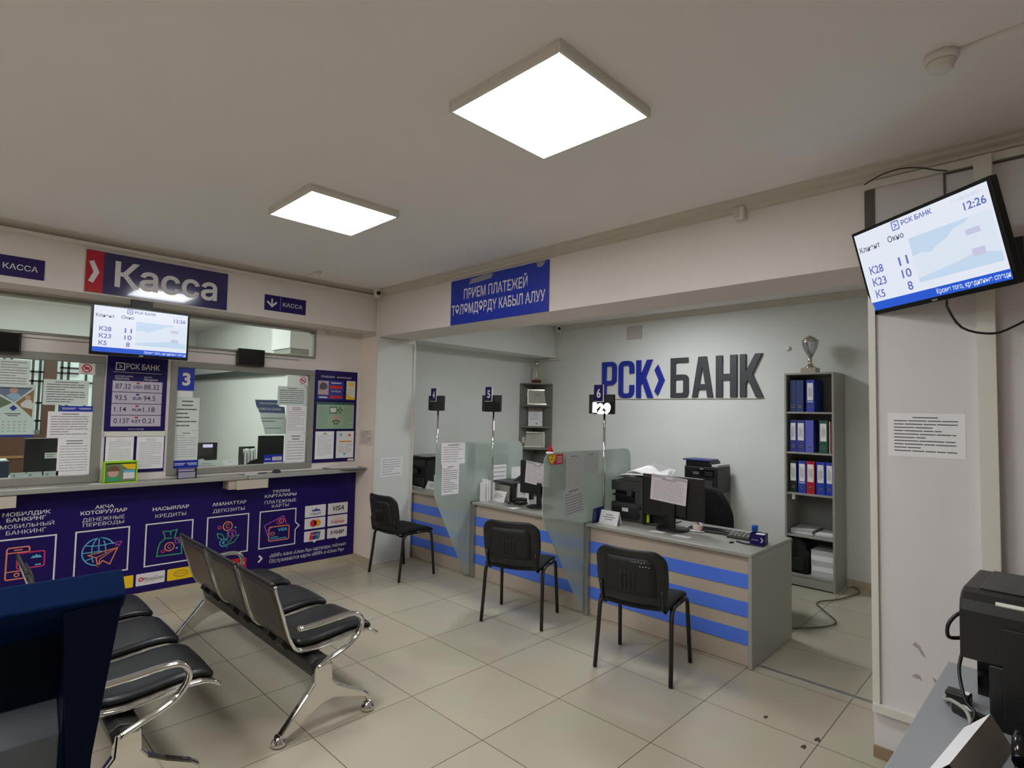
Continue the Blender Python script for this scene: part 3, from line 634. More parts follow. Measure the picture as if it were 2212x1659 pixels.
# left window
paper('pale sheet with broad lines at the top left of the left cash window', K, .30, .482, 1.765, 1.975, yg, 9, 0, PAPERG, INK)
paper('white printed sheet in the middle of the left cash window', K, .567, .853, 1.637, 1.838, yg, 9, 1, PAPERG, INKD)
paper('blue sticker strip between two sheets on the left cash window', K, .680, .887, 1.586, 1.632, yg-.001, 0, m=BLUES, extra=blue_strip, name='sticker', cat='sticker')
paper('white sheet under the blue sticker strip on the left cash window', K, .605, .888, 1.379, 1.586, yg, 9, 1, PAPER, INK)
paper('tall white sheet at the lower right of the left cash window', K, .676, .888, 1.081, 1.378, yg, 12, 2, PAPER, INKL)
# wall calendar hanging inside the left window
t = thing('wall_calendar', 'photo calendar with a white cross layout behind the left cash window', 'calendar', (.42, 5.70, 1.39))
y = 5.695
q = MB().box(.22, .528, y, y+.003, 1.385, 1.79, PAPERG); part('sheet', q, t)
q = MB(); y -= .0006
q.poly([(.235, 1.77), (.512, 1.766), (.405, 1.655)], y, mat('photo_office', (120, 126, 150), .6)); q.disc(.398, 1.742, .024, y-.0004, mat('photo_skin', (200, 160, 140), .6), 14); q.poly([(.355, 1.70), (.385, 1.722), (.42, 1.72), (.45, 1.695), (.41, 1.655)], y-.0004, mat('photo_shirt', (164, 186, 214), .6))
q.poly([(.236, 1.765), (.236, 1.755), (.296, 1.755), (.31, 1.766), (.296, 1.778), (.236, 1.778)], y-.0005, NV)
part('photo', q, t)
q = MB(); q.poly([(.518, 1.755), (.412, 1.648), (.512, 1.535)], y, mat('photo_wood', (150, 112, 70), .6)); q.disc(.482, 1.69, .018, y-.0004, MATS['photo_skin'], 12); q.poly([(.44, 1.64), (.47, 1.672), (.50, 1.672), (.515, 1.64), (.512, 1.60), (.45, 1.615)], y-.0004, WHITEP); part('photo', q, t)
q = MB(); q.poly([(.228, 1.755), (.392, 1.648), (.228, 1.54)], y, mat('photo_green', (112, 124, 96), .6)); q.disc(.30, 1.66, .016, y-.0004, MATS['photo_skin'], 12); part('photo', q, t)
q = MB(); q.poly([(.402, 1.63), (.425, 1.607), (.402, 1.584), (.379, 1.607)], y, NV); q.rect(.355, 1.56, .445, 1.567, y, INKD); q.rect(.37, 1.546, .43, 1.552, y, INKD)
for r in range(4):
    for c_ in range(8): q.rect(.25+c_*.031, 1.50-r*.024, .264+c_*.031, 1.508-r*.024, y, INKL)
q.rect(.22, 1.385, .528, 1.405, y, NV); part('calendar_grid', q, t)
# wall notices
paper('small pinkish notice on the pilaster side beside the information board', FX(3.31), -5.602, -5.328, 1.255, 1.428, -.0016, 7, 1, mat('pinkish_paper', (226, 208, 200), .8), INK, pad=.16)
paper('white taped notice low on the pilaster front, left of desk 4', K, 3.385, 3.672, .918, 1.130, 5.2850, 7, 0, PAPER, INKL, rot=-.02)
def dotted(b, w, h): pass
paper('white notice with ten printed lines on the right column', FX(3.31), -.616, -.314, 1.476, 1.686, -.0016, 11, 1, PAPER, INKD, pad=.12)
t = thing('sign_board', 'bright blue payments sign with two white lines on the beam', 'sign', (3.30, 3.45, 2.447), -PI/2)
X = FX(3.30)
part('panel', MB(X).box(-4.052, -2.852, 0, .008, 2.448, 2.86, BLUES), t)
part('lettering', MB(X).text('ПРИЕМ ПЛАТЕЖЕЙ', -3.868, -3.078, 2.672, 2.765, -.0006, WHITEP, .015), t)
part('lettering', MB(X).text('ТӨЛӨМДӨРДҮ КАБЫЛ АЛУУ', -4.035, -2.885, 2.538, 2.63, -.0006, WHITEP, .015), t)
TAPE = mat('torn_tape', (150, 150, 162), .5)
part('tape', MB(X).poly([(-3.80, 2.80), (-3.77, 2.846), (-3.70, 2.848), (-3.60, 2.858), (-3.485, 2.852), (-3.51, 2.812), (-3.62, 2.806)], -.001, TAPE), t)
part('tape', MB(X).poly([(-2.985, 2.856), (-2.885, 2.858), (-2.91, 2.822), (-2.94, 2.812), (-2.972, 2.82)], -.001, TAPE), t)

# ------------------------------------------------------------------ small things on the ledge
t = thing('brochure_stand', 'lime green acrylic leaflet stand with a child photo on the ledge', 'stand', (1.07, 5.54, 1.012), .05)
LIME = mat('lime_acrylic', (170, 226, 40), .2)
X = ROOTM[t]
q = MB(X); q.box(-.115, .115, .015, .02, 0, .175, LIME); q.box(-.115, -.108, -.045, .015, 0, .175, LIME); q.box(.108, .115, -.045, .015, 0, .175, LIME); q.box(-.115, .115, -.045, .02, 0, .006, LIME); q.box(-.108, .108, -.04, .012, .164, .168, LIME)
part('holder', q, t)
q = MB(X); q.box(-.105, .105, -.03, -.025, .01, .15, WHITEP); y = -.0306
q.rect(-.105, .01, .105, .15, y, mat('photo_green', (112, 124, 96), .6)); q.disc(-.05, .085, .038, y-.0004, MATS['photo_skin'], 16); q.poly(arc(-.05, .095, .045, 0, 180, 10), y-.0006, mat('brown_ink', (110, 84, 54), .5)); q.poly([(0, .15), (.105, .15), (.105, .105), (.05, .11)], y-.0004, YELLOW); q.rect(.02, .08, .1, .1, y-.0008, CYAN); q.rect(.02, .03, .1, .08, y-.0008, WHITEP); q.rect(-.1, .015, 0, .05, y-.0008, GREEN)
part('leaflet', q, t)
t = thing('card_box', 'clear plastic box of violet leaflets at the foot of window number 3', 'box', (1.565, 5.545, 1.012), .0)
CLR = glass_mat('clear_acrylic', (.88, .88, .92, 1))
X = ROOTM[t]
q = MB(X)
for a in ((-.075, .075, -.035, -.032, 0, .075), (-.075, .075, .03, .033, 0, .095), (-.075, -.072, -.032, .03, 0, .09), (.072, .075, -.032, .03, 0, .09), (-.075, .075, -.035, .033, 0, .003)): q.box(*a, CLR)
part('holder', q, t)
for k in range(4): part('leaflet', MB(X).box(-.066+k*.002, .066-k*.002, -.024+k*.013, -.018+k*.013, .004, .055+k*.009, mat('violet_leaflet', (92, 48, 128), .4) if k % 2 else WHITEP), t)
single('paper_slip', MB().prism([(.86, 5.50), (.955, 5.495), (.985, 5.56), (.895, 5.565)], 'z', 1.0125, 1.0135, PAPER), 'small white slip lying on the ledge left of the lime stand', 'paper')
single('receipt', MB().prism([(2.02, 5.52), (2.20, 5.515), (2.22, 5.57), (2.05, 5.58)], 'z', 1.011, 1.012, PAPER), 'flat receipt lying on the ledge below the blue advert card', 'paper')
t = thing('pen_stand', 'dark round pen holder lying on the ledge right of the receipt', 'pen holder', (2.37, 5.55, 1.010))
part('base', MB().lathe([(.04, 0), (.042, .012), (.03, .028), (.008, .034)], (2.37, 5.55, 1.010), mat('dark_purple_plastic', (50, 40, 58), .4), 18), t)
part('pen', MB().tube([(2.18, 5.53, 1.016), (2.27, 5.54, 1.016)], .005, BLACK, 8), t)
t = thing('document_tray', 'thin grey tray with sheets at the right end of the ledge', 'tray', (3.1, 5.5, 1.010))
part('tray', MB().prism([(2.89, 5.63), (2.89, 5.52), (3.08, 5.425), (3.292, 5.40), (3.292, 5.63)], 'z', 1.010, 1.022, GREYD), t)
part('sheet', MB().prism([(2.93, 5.62), (2.95, 5.53), (3.22, 5.45), (3.27, 5.60)], 'z', 1.0225, 1.026, PAPER), t)

# ------------------------------------------------------------------ teller room behind the glass
t = thing('teller_worktop', 'inner grey teller worktop behind the cash windows', 'counter', (1.2, 6.15, 0))
part('worktop', MB().box(-.7, 3.05, 5.78, 6.52, .985, 1.02, GREY), t); part('front_panel', MB().box(-.7, 3.05, 6.46, 6.49, 0, .985, BEIGE), t)
def back_monitor(label, x0, x1, z0, z1, y, sticker=None):
    t = thing('monitor', label, 'monitor', ((x0+x1)/2, y, 1.02)); c = (x0+x1)/2
    part('casing', MB().box(x0, x1, y, y+.03, z0, z1, BLACK), t, .006); part('stand', MB().box(c-.03, c+.03, y+.03, y+.06, 1.03, z0+.15, BLACK).box(c-.1, c+.1, y-.04, y+.14, 1.02, 1.032, BLACK), t)
    if sticker: part('sticker', MB().box(sticker[0], sticker[1], y-.002, y, sticker[2], sticker[3], PAPERG).rect(sticker[0]+.01, sticker[3]-.018, sticker[1]-.01, sticker[3]-.012, y-.0026, INK).rect(sticker[0]+.01, sticker[3]-.034, sticker[1]-.02, sticker[3]-.028, y-.0026, INK), t)
back_monitor('black monitor back behind the right part of window number 3', 2.362, 2.631, 1.045, 1.353, 6.0)
back_monitor('black monitor back with a pale sticker behind the left cash window', .506, .722, 1.09, 1.36, 6.0, (.636, .716, 1.193, 1.24))
t = thing('leaf_organiser', 'black wire organiser holding white folders behind window number 3', 'organiser', (2.27, 6.03, 1.02))
q = MB().box(2.195, 2.355, 6.08, 6.085, 1.02, 1.24, BLACK).box(2.195, 2.2, 5.98, 6.08, 1.02, 1.23, BLACK).prism([(2.195, 1.02), (2.355, 1.02), (2.355, 1.12), (2.28, 1.10), (2.22, 1.05), (2.195, 1.03)], 'y', 5.975, 5.98, BLACK).box(2.195, 2.355, 5.975, 6.085, 1.02, 1.025, BLACK)
part('rack', q, t)
for k in range(4): part('folder', MB().box(2.225+k*.032, 2.245+k*.032, 6.0, 6.075, 1.028, 1.215+.006*(k % 2), PAPERG if k % 2 else PAPER), t)
t = thing('laptop', 'open laptop with a bright lilac strip behind window number 3', 'laptop', (1.9, 6.05, 1.02))
part('lid', MB().box(1.79, 1.995, 6.1, 6.112, 1.03, 1.288, BLACK), t, .004); part('display', MB().rect(1.80, 1.16, 1.955, 1.276, 6.0995, GRAPH).rect(1.86, 1.24, 1.95, 1.272, 6.099, SCRP), t); part('keyboard', MB().box(1.79, 1.995, 5.93, 6.1, 1.02, 1.036, BLACK), t)
t = thing('office_chair', 'grey upholstered chair back behind window number 3', 'chair', (1.9, 6.9, 0))
part('backrest', MB().sheet([[(1.98+.28*math.sin(a), 6.9+.05*math.cos(a), z) for a in (-1.2, -.6, 0, .6, 1.2)] for z in (.7, .9, 1.05, 1.15, 1.2)], mat('grey_fabric', (96, 100, 100), .9), .05), t); part('seat', MB().box(1.72, 2.22, 6.62, 7.1, .46, .52, BLACKF), t, .03); part('pedestal', MB().tube([(1.96, 6.86, .06), (1.96, 6.86, .46)], .03, BLACK).box(1.7, 2.22, 6.83, 6.89, .02, .06, BLACK).box(1.93, 1.99, 6.6, 7.12, .02, .06, BLACK), t)
t = thing('card_folder', 'pale green card folder standing behind the glass of window number 3', 'folder', (1.9, 5.86, 1.02))
part('cover', MB().prism([(1.72, 1.02), (1.95, 1.02), (1.95, 1.135), (1.80, 1.135), (1.79, 1.152), (1.745, 1.145), (1.738, 1.13), (1.72, 1.128)], 'y', 5.84, 5.843, PAPERG).rect(1.77, 1.10, 1.86, 1.106, 5.8394, INK).rect(1.75, 1.08, 1.90, 1.086, 5.8394, INK), t)
t = thing('calendar_card', 'small white tent card right of the green folder behind the glass', 'card', (2.07, 5.9, 1.02))
part('sheet', MB().prism([(1.99, 1.03), (2.13, 1.03), (2.13, 1.124), (1.985, 1.124)], 'y', 5.90, 5.903, PAPER).rect(2.05, 1.10, 2.058, 1.108, 5.8994, INKD), t)
for k, (x, l) in enumerate(((.45, 'leftmost'), (.545, 'middle'), (.645, 'rightmost'))):
    paper(l+' of the three banknote samples at the bottom of the left cash window', K, x-.045, x+.045, 1.078, 1.118, yg, 0, m=mat('banknote', (168, 190, 178), .6), extra=lambda b, w, h: (b.disc(-w*.5, -h*.1, h*.5, -.0006, INK, 12), b.rect(0, h*.1, w*.7, h*.5, -.0006, INKL)), name='banknote_sample', cat='banknote', group='banknote samples in the left window')
t = thing('card_terminal', 'dark blue device box standing behind the glass at the left photo edge', 'device', (.34, 5.95, 1.02))
part('body', MB().box(.25, .415, 5.9, 6.05, 1.02, 1.19, mat('dark_blue_plastic', (38, 48, 66), .4)), t, .006); part('lid', MB().box(.25, .40, 5.9, 6.05, 1.19, 1.20, PAPERG), t)
t = thing('paper_stack', 'low pile of white slips behind the left cash window', 'paper', (.61, 5.9, 1.02))
part('sheet', MB().box(.54, .70, 5.84, 5.92, 1.02, 1.045, PAPERG), t); part('sheet', MB().box(.55, .62, 5.93, 6.0, 1.02, 1.07, PAPERG), t)
# grille window on the far teller wall with brown posts
BR = mat('brown_wood', (86, 58, 40), .5, n=.2, ns=12); SKY = mat('window_daylight', (206, 224, 216), .5, emis=.45)
t = thing('grille_window', 'far window with a dark square lattice grille behind the left cash window', 'window', (1.1, 9.45, 1.2))
part('pane', MB().box(.3, 2.1, 9.48, 9.499, 1.3, 2.3, SKY), t)
q = MB()
for x in (.83, .90, 1.12, 1.19, 1.38, 1.47, 1.56, .55, .62): q.box(x-.012, x+.012, 9.40, 9.44, 1.3, 2.3, GRAPH)
for z, x0, x1 in ((2.05, .5, 1.3), (2.12, 1.1, 1.6), (1.93, .5, 2.1), (1.65, .5, 1.3), (1.42, .5, 2.1)): q.box(x0, x1, 9.40, 9.44, z-.012, z+.012, GRAPH)
part('lattice', q, t)
single('wooden_post', MB().box(.93, 1.06, 9.3, 9.39, 0, 2.3, BR), 'brown wooden post in front of the lattice window behind the left cash window', 'post')
t = thing('bookcase', 'low brown bookcase at the far wall seen through the left cash window', 'bookcase', (.9, 9.2, 0))
part('carcass', MB().box(.3, 1.6, 9.0, 9.29, 0, 1.25, BR), t); part('shelf_edge', MB().box(.3, 1.6, 8.985, 9.0, .98, 1.01, mat('light_wood', (150, 112, 76), .5)), t)
paper('greenish sheet hanging at the far wall behind the left cash window', K, .60, .82, 1.27, 1.5, 8.98, 8, 0, mat('green_paper', (140, 170, 150), .8), INK)
single('cable_tray', MB().box(3.0, 3.08, 7.02, 10.6, 2.09, 2.17, mat('dark_tray', (60, 66, 64), .6)), 'dark cable tray along the teller room wall seen through window number 3', 'tray')
t = thing('ceiling_lamp', 'cool tube lamp over the teller room, seen through window number 3', 'lamp', (1.05, 7.1, 2.888))
part('body', MB().box(.4, 1.7, 5.9, 8.4, 2.91, 2.94, PLAST), t)
TUBE = mat('tube_light', (240, 252, 248), .5, emis=LAMP_TELLER)
for x in (.5, .85, 1.2, 1.55): part('tube', MB().box(x-.03, x+.03, 5.95, 8.35, 2.888, 2.908, TUBE), t)
t = thing('wall_cabinet', 'white wall unit high in the teller room at the right end of the upper window', 'cabinet', (2.82, 6.4, 2.26))
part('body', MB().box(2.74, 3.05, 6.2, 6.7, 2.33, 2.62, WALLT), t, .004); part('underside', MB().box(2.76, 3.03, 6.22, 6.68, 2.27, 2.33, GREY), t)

# ------------------------------------------------------------------ service desks
def desk(label, y0, y1, xb, side=False):
    t = thing('service_desk', label, 'desk', (4.1, (y0+y1)/2, 0))
    part('desktop', MB().box(3.80, xb, y0, y1, .722, .746, GREY), t, .003)
    fp = part('front_panel', MB().box(3.835, 3.853, y0+.02, y1-.03, 0.004, .72, BEIGE), t)
    for z0, z1 in ((.508, .604), (.320, .420), (.138, .234)): part('stripe', MB().box(3.829, 3.835, y0+.02, y1-.035, z0, z1, BLUEL), fp, .002)
    if side: part('side_panel', MB().box(3.80, xb-.01, y0, y0+.024, .002, .721, GREY), t, .002)
    else: part('side_panel', MB().box(3.86, xb-.01, y0, y0+.024, .002, .721, GREY), t)
    part('post', MB().box(3.795, 3.842, y1-.028, y1+.012, .002, .72, ALU), t, .003)
    return t
desk('nearest grey service desk with three blue stripes, in front of window 6 pole', 1.476, 2.836, 4.575, True)
desk('middle grey service desk with blue stripes below the number 5 pole', 2.862, 4.250, 4.575)
d = desk('farthest grey service desk with blue stripes beside the pilaster', 4.276, 5.745, 4.575)
def partition(label, y, pts):
    return single('glass_partition', MB().prism(pts, 'y', y-.004, y+.004, FROST), label, 'partition')
partition('frosted glass partition with slanted foot between the far and middle desks', 4.264, [(3.742, .03), (3.335, .83), (3.328, .90), (3.345, 1.22)]+arc(3.435, 1.255, .09, 180, 90, 6)+arc(4.45, 1.255, .09, 90, 0, 6)+[(4.54, .75), (3.79, .75), (3.79, .03)])
partition('frosted glass partition with slanted foot between the middle and nearest desks', 2.849, [(3.782, .03), (3.278, .83), (3.268, .90), (3.275, 1.22)]+arc(3.365, 1.255, .09, 180, 90, 6)+arc(4.40, 1.255, .09, 90, 0, 6)+[(4.49, .75), (3.79, .75), (3.79, .03)])
# sheets on the partitions
KA, KB = FK(0), FK(0)
paper('white sheet taped to the upper left of the far glass partition', K, 3.40, 3.70, 1.135, 1.344, 4.258, 8, 1, PAPER, INKL)
paper('long white sheet hanging below another on the far glass partition', K, 3.413, 3.626, .842, 1.136, 4.2575, 13, 1, PAPER, INK)
for x0, x1, l in ((3.735, 3.866, 'narrow blank sheet behind the far glass partition, left of three'), (3.884, 4.10, 'blank sheet behind the far glass partition, middle of three'), (4.107, 4.32, 'blank sheet behind the far glass partition, right of three')):
    paper(l, K, x0, x1, 1.04, 1.322, 4.269, 0, 0, PAPERG)
PALE = mat('paper_grey', (196, 198, 196), .8, n=.03)
paper('printed grey sheet beside the red sticker on the nearer glass partition', K, 3.545, 3.748, 1.045, 1.327, 2.8435, 15, 1, PALE, INKL)
paper('printed grey sheet left of the number 6 pole on the nearer glass partition', K, 3.762, 3.985, 1.15, 1.329, 2.8435, 9, 1, PALE, INKL)
paper('crooked printed sheet low on the nearer glass partition', K, 3.52, 3.785, .826, 1.05, 2.843, 9, 1, PALE, INK, rot=-.1)
paper('blank greenish sheet behind the nearer glass partition', K, 3.40, 3.74, 1.05, 1.30, 2.855, 0, 0, PAPERG)
def shield(b, w, h):
    for s_, y, m in ((1, -.0006, mat('ochre_print', (176, 110, 30), .4)), (.84, -.0012, YELLOW)):
        b.poly([(-w*s_, h*.7*s_), (-w*.5*s_, h*.95*s_), (0, h*s_), (w*.5*s_, h*.95*s_), (w*s_, h*.7*s_), (w*.85*s_, -h*.2*s_), (0, -h*s_), (-w*.85*s_, -h*.2*s_)], y, m)
    b.rect(-w*.4, -h*.1, w*.4, h*.05, -.0016, MATS['ochre_print']); b.disc(0, h*.5, w*.14, -.0016, INKD, 10)
t = thing('shield_sticker', 'yellow shield sticker with a red flag on the top corner of the nearer partition', 'sticker', (3.41, 2.843, 1.25))
q = MB(K @ Matrix.Translation((3.365, 2.8412, 1.293))); shield(q, .05, .045); part('shield', q, t)
q = MB(); q.poly([(3.395, 1.33), (3.505, 1.330), (3.50, 1.29), (3.507, 1.253), (3.39, 1.25)], 2.8425, RED)
for k in range(4): q.rect(3.425, 1.307-k*.014, 3.49, 1.312-k*.014, 2.842, WHITEP)
part('flag', q, t)
t = thing('santa_hat', 'tiny red felt cone with white hem on top of the nearer partition', 'hat', (3.345, 2.849, 1.345))
part('cone', MB().lathe([(.026, .012), (.014, .04), (.002, .07)], (3.352, 2.849, 1.338), mat('red_felt', (176, 24, 32), .9), 14), t); part('hem', MB().lathe([(.02, 0), (.032, .006), (.032, .014), (.022, .02)], (3.348, 2.849, 1.333), PAPER, 14), t)

# number poles
LED = mat('led_digits', (255, 240, 236), .4, emis=14.)
def pole(n, x, y, label, z0=.746, dy=0, lit=None):
    t = thing('number_pole', label, 'sign', (x, y, z0))
    X = FX(x-.03)
    part('pole', MB().tube([(x, y, z0+.006), (x, y+dy, 1.66)], .0105, CHROME, 12), t)
    part('base', MB().lathe([(.026, 0), (.026, .006), (.016, .012)], (x, y, z0), ALU, 18), t)
    u = -(y+dy)
    dp = part('display', MB(X).box(u-.145, u+.10, 0, .045, 1.656, 1.822, BLACK).box(u-.10, u+.122, -.004, .0, 1.653, 1.752, BLACKG), t, .003)
    pl = part('plate', MB(X).box(u-.083, u+.012, -.014, -.006, 1.762, 1.905, NAVY).box(u+.012, u+.018, -.016, -.006, 1.758, 1.907, WHITEP).box(u-.083, u+.012, -.022, -.0062, 1.757, 1.762, WHITEP), t)
    part('numeral', MB(X).text(n, u-.054, u-.012, 1.792, 1.872, -.0148, WHITEP, .03), pl)
    if lit: part('lit_digits', MB(X).text('1', u-.10, u-.058, 1.665, 1.75, -.006, LED, .05).text('2', u-.05, u+.018, 1.662, 1.745, -.006, LED, .06).text('9', u+.018, u+.085, 1.662, 1.748, -.006, LED, .07), dp)
pole('6', 4.02, 2.812, 'chrome pole with plate number 6 and brightly lit digits', lit=True)
pole('5', 3.95, 4.12, 'chrome pole with plate number 5 above the middle desk')
pole('4', 3.95, 5.04, 'slightly leaning chrome pole with plate number 4 above the far desk', dy=-.015)

def tent_card(label, x, y0, y1, h, z=.746, tilt=.04, n=3):
    t = thing('name_card', label, 'card', (x, (y0+y1)/2, z)); X = FX(x)
    q = MB(); q.add([(x, y1, z), (x, y0, z), (x+tilt, y0, z+h), (x+tilt, y1, z+h), (x+2*tilt, y1, z), (x+2*tilt, y0, z)], [(0, 1, 2, 3), (3, 2, 5, 4)], PAPER)
    sh_ = part('sheet', q, t)
    q = MB(); w = y1-y0
    for k in range(n):
        f0 = .66-k*.16; a = .3-.12*(k % 2); yy0, yy1 = y1-w*a, y1-w*(1-a)
        q.add([(x+tilt*f-.0008, yy, z+h*f) for yy, f in ((yy0, f0), (yy1, f0), (yy1, f0+.06), (yy0, f0+.06))], [(0, 1, 2, 3)], INK)
    part('print', q, sh_)
tent_card('white tent card on the nearest desk under the number 6 pole', 3.90, 2.595, 2.775, .108)
tent_card('white tent card on the middle desk in front of the scanner', 4.01, 4.005, 4.235, .105)
tent_card('white tent card on the far desk beside the black printer', 4.02, 5.10, 5.32, .085)
t = thing('leaflet_stand', 'dark blue leaflet standing at the left end of the nearest desk', 'leaflet', (3.93, 2.81, .746))
part('sheet', MB().prism([(3.845, .746), (4.0, .746), (4.0, .872), (3.86, .862)], 'y', 2.80, 2.804, mat('deep_blue_print', (24, 34, 104), .3)), t); part('picture', MB().poly([(3.87, .77), (3.895, .765), (3.90, .83), (3.875, .835)], 2.7995, SL).poly([(3.94, .79), (3.975, .775), (3.99, .82), (3.965, .86), (3.945, .83)], 2.7995, SL), t)

# ------------------------------------------------------------------ equipment on the nearest desk
t = thing('office_printer', 'large graphite printer topped with papers on the nearest desk', 'printer', (4.33, 2.66, .746)); X = FX(4.14)
q = MB(X); q.box(-2.815, -2.505, .0, .38, .746, .90, GRAPH); q.box(-2.815, -2.505, .06, .38, .90, 1.0, BLACK); q.box(-2.58, -2.505, .0, .06, .90, 1.0, GRAPH); q.box(-2.815, -2.505, .0, .38, 1.0, 1.085, GRAPH); q.box(-2.70, -2.505, .0, .38, 1.085, 1.128, GRAPH)
part('body', q, t, .006)
part('output_tray', MB(X).box(-2.80, -2.60, -.004, .2, .955, .968, BLACK).box(-2.645, -2.60, -.02, .06, .968, 1.02, GRAPH), t)
part('paper_drawer', MB(X).box(-2.79, -2.54, -.005, .01, .77, .865, BLACK).box(-2.70, -2.64, -.008, -.004, .83, .86, PAPERG), t)
part('control_knob', MB(X).box(-2.56, -2.52, -.01, .0, .86, .89, BLACK).box(-2.56, -2.53, -.008, 0, .79, .82, BLACKG), t)
def ripple(x0, x1, y0, y1, z, amp, ph, m=PAPER, n=9):
    return MB().sheet([[(x0+(x1-x0)*i/3, y0+(y1-y0)*j/(n-1), z+amp*max(0, math.sin(ph+j/(n-1)*2.6))*(.6+.2*i)) for j in range(n)] for i in range(4)], m, .0015)
for k, (x0, x1, y0, y1, z, a, p, l) in enumerate(((4.16, 4.4, 2.80, 2.56, 1.09, .075, .2, 'curled white sheet on top of the large printer, left of the pile'), (4.2, 4.46, 2.72, 2.50, 1.132, .06, .5, 'curled white sheet on the large printer in the middle of the pile'), (4.15, 4.42, 2.74, 2.40, 1.134, .02, 0, 'flat white sheet under the curled ones on the large printer'))):
    single('loose_sheet', ripple(x0, x1, y0, y1, z, a, p), l, 'paper', 'papers on the large printer')
t = thing('paper_pile', 'leaning bundle of white sheets behind the monitor on the nearest desk', 'paper', (4.56, 2.63, .746))
for k in range(3): part('sheet', MB().add([(4.52+k*.008, 2.74-k*.008, 1.10), (4.56+k*.008, 2.53-k*.016, 1.10-k*.004), (4.64+k*.008, 2.51-k*.014, 1.178-k*.006), (4.60+k*.008, 2.68-k*.008, 1.224-k*.004)], [(0, 1, 2, 3)], PAPER), t)
part('stand', MB().box(4.535, 4.565, 2.54, 2.74, .746, 1.095, BLACK), t)
def monitor(label, x, y0, y1, z0, z1, plabel, pu0, pu1, pz0, pz1, rot, base_y):
    t = thing('monitor', label, 'monitor', (x, base_y, .746)); X = FX(x)
    part('casing', MB(X).box(-y1, -y0, 0, .028, z0, z1, BLACK), t, .006)
    part('back_bump', MB(X).box(-base_y-.11, -base_y+.11, -.018, 0, z0+.02, z0+.14, BLACK), t, .006)
    part('neck', MB(X).box(-base_y-.025, -base_y+.025, -.042, -.018, .76, z0+.12, BLACK), t, .004)
    part('base', MB(X).lathe([(.128, 0), (.13, .006), (.12, .014), (.03, .02)], (-base_y, -.02, .746), BLACK, 28), t)
    def head(b, w, h): b.rect(-w*.96, h*.74, w*.96, h*.95, -.0006, INKL); b.rect(-w*.2, h*.8, w*.2, h*.88, -.0009, PAPER)
    paper(plabel, FX(x-.0225), pu0, pu1, pz0, pz1, 0, 12, 2, mat('pinkish_sheet', (224, 212, 214), .8), INKL, rot=rot, extra=head)
monitor('black monitor turned away on the nearest desk with a sheet on its back', 4.15, 1.978, 2.512, .832, 1.166, 'grey-headed sheet taped to the monitor back on the nearest desk', -2.42, -2.105, .955, 1.165, .07, 2.225)
monitor('black monitor turned away on the middle desk, partly behind the partition', 4.11, 3.40, 3.885, .858, 1.178, 'grey-headed sheet taped to the monitor back on the middle desk', -3.79, -3.50, .955, 1.172, .07, 3.60)
t = thing('terminal_box', 'small black box with a white sticker between the printer and the monitor', 'device', (4.33, 2.43, .746))
part('body', MB().box(4.24, 4.44, 2.36, 2.48, .746, .93, BLACK), t, .005); part('sticker', MB(FX(4.24)).box(-2.475, -2.40, -.001, 0, .85, .90, PAPER).rect(-2.465, .885, -2.41, .889, -.0014, INK).rect(-2.465, .868, -2.42, .872, -.0014, INK), t)
t = thing('highlighter', 'lime yellow highlighter standing on end beside the large printer', 'pen', (4.20, 2.49, .746))
part('barrel', MB().lathe([(.010, 0), (.013, .01), (.013, .075), (.010, .085), (.010, .1)], (4.20, 2.487, .746), mat('lime_plastic', (206, 226, 24), .35), 14), t)
t = thing('tea_cup', 'small white cup with a crumpled tissue beside the monitor base', 'cup', (4.235, 2.065, .746))
part('bowl', MB().lathe([(.022, .0), (.035, .015), (.042, .045), (.04, .05)], (4.235, 2.065, .746), mat('cream_china', (226, 206, 190), .25), 20), t, label='cream cup'); part('saucer', MB().lathe([(.03, 0), (.062, .006), (.06, .009)], (4.235, 2.065, .746), PAPER, 20), t)
q = MB()
q.sheet([[(4.245+.03*i/3, 2.10-.07*j/4, .795+.05*math.sin(i*1.3+j)*.5+.03*i/3) for j in range(5)] for i in range(4)], PAPER, .002); part('tissue', q, t)
t = thing('keyboard', 'black keyboard beside the monitor on the nearest desk', 'keyboard', (4.30, 2.02, .746), .16)
X = ROOTM[t]; cs = part('case', MB(X).box(-.07, .07, -.2, .14, 0, .018, BLACK), t, .004)
for r in range(5): part('key_row', MB(X).box(-.058+r*.024, -.04+r*.024, -.19, .13, .018, .024, BLACKG), cs)
t = thing('calculator', 'grey desk calculator left of the blue note box', 'calculator', (4.26, 1.73, .746), .0)
X = ROOTM[t]; cs = part('case', MB(X).prism([(-.07, 0), (.07, 0), (.07, .032), (-.07, .016)], 'y', -.085, .085, BLACK), t, .003)
for r in range(4):
    for c_ in range(5): part('key', MB(X).box(-.055+r*.022, -.039+r*.022, -.075+c_*.031, -.051+c_*.031, .02+r*.005, .029+r*.005, mat('key_grey', (140, 140, 136), .5)), cs)
t = thing('note_box', 'violet note cube holder with a white arrow on the nearest desk', 'box', (4.16, 1.565, .746), .12)
X = ROOTM[t]; q = MB(X); q.box(-.047, .047, -.05, .05, 0, .004, NV); q.box(-.047, -.043, -.05, .05, 0, .075, NAVY); q.box(.043, .047, -.05, .05, 0, .075, NAVY); q.box(-.047, .047, .046, .05, 0, .078, NAVY); q.box(-.047, .047, -.05, -.046, 0, .078, NAVY)
part('box', q, t); part('paper', MB(X).box(-.03, .042, -.044, .02, .004, .07, PAPER), t)
q = MB(X @ Matrix.Translation((-.0476, 0, 0)) @ RX); q.text('РСК БАНК', -.038, .005, .03, .038, 0, WHITEP).stroke([(.024, .02), (.036, .036), (.024, .053)], .007, 0, WHITEP); part('lettering', q, t)
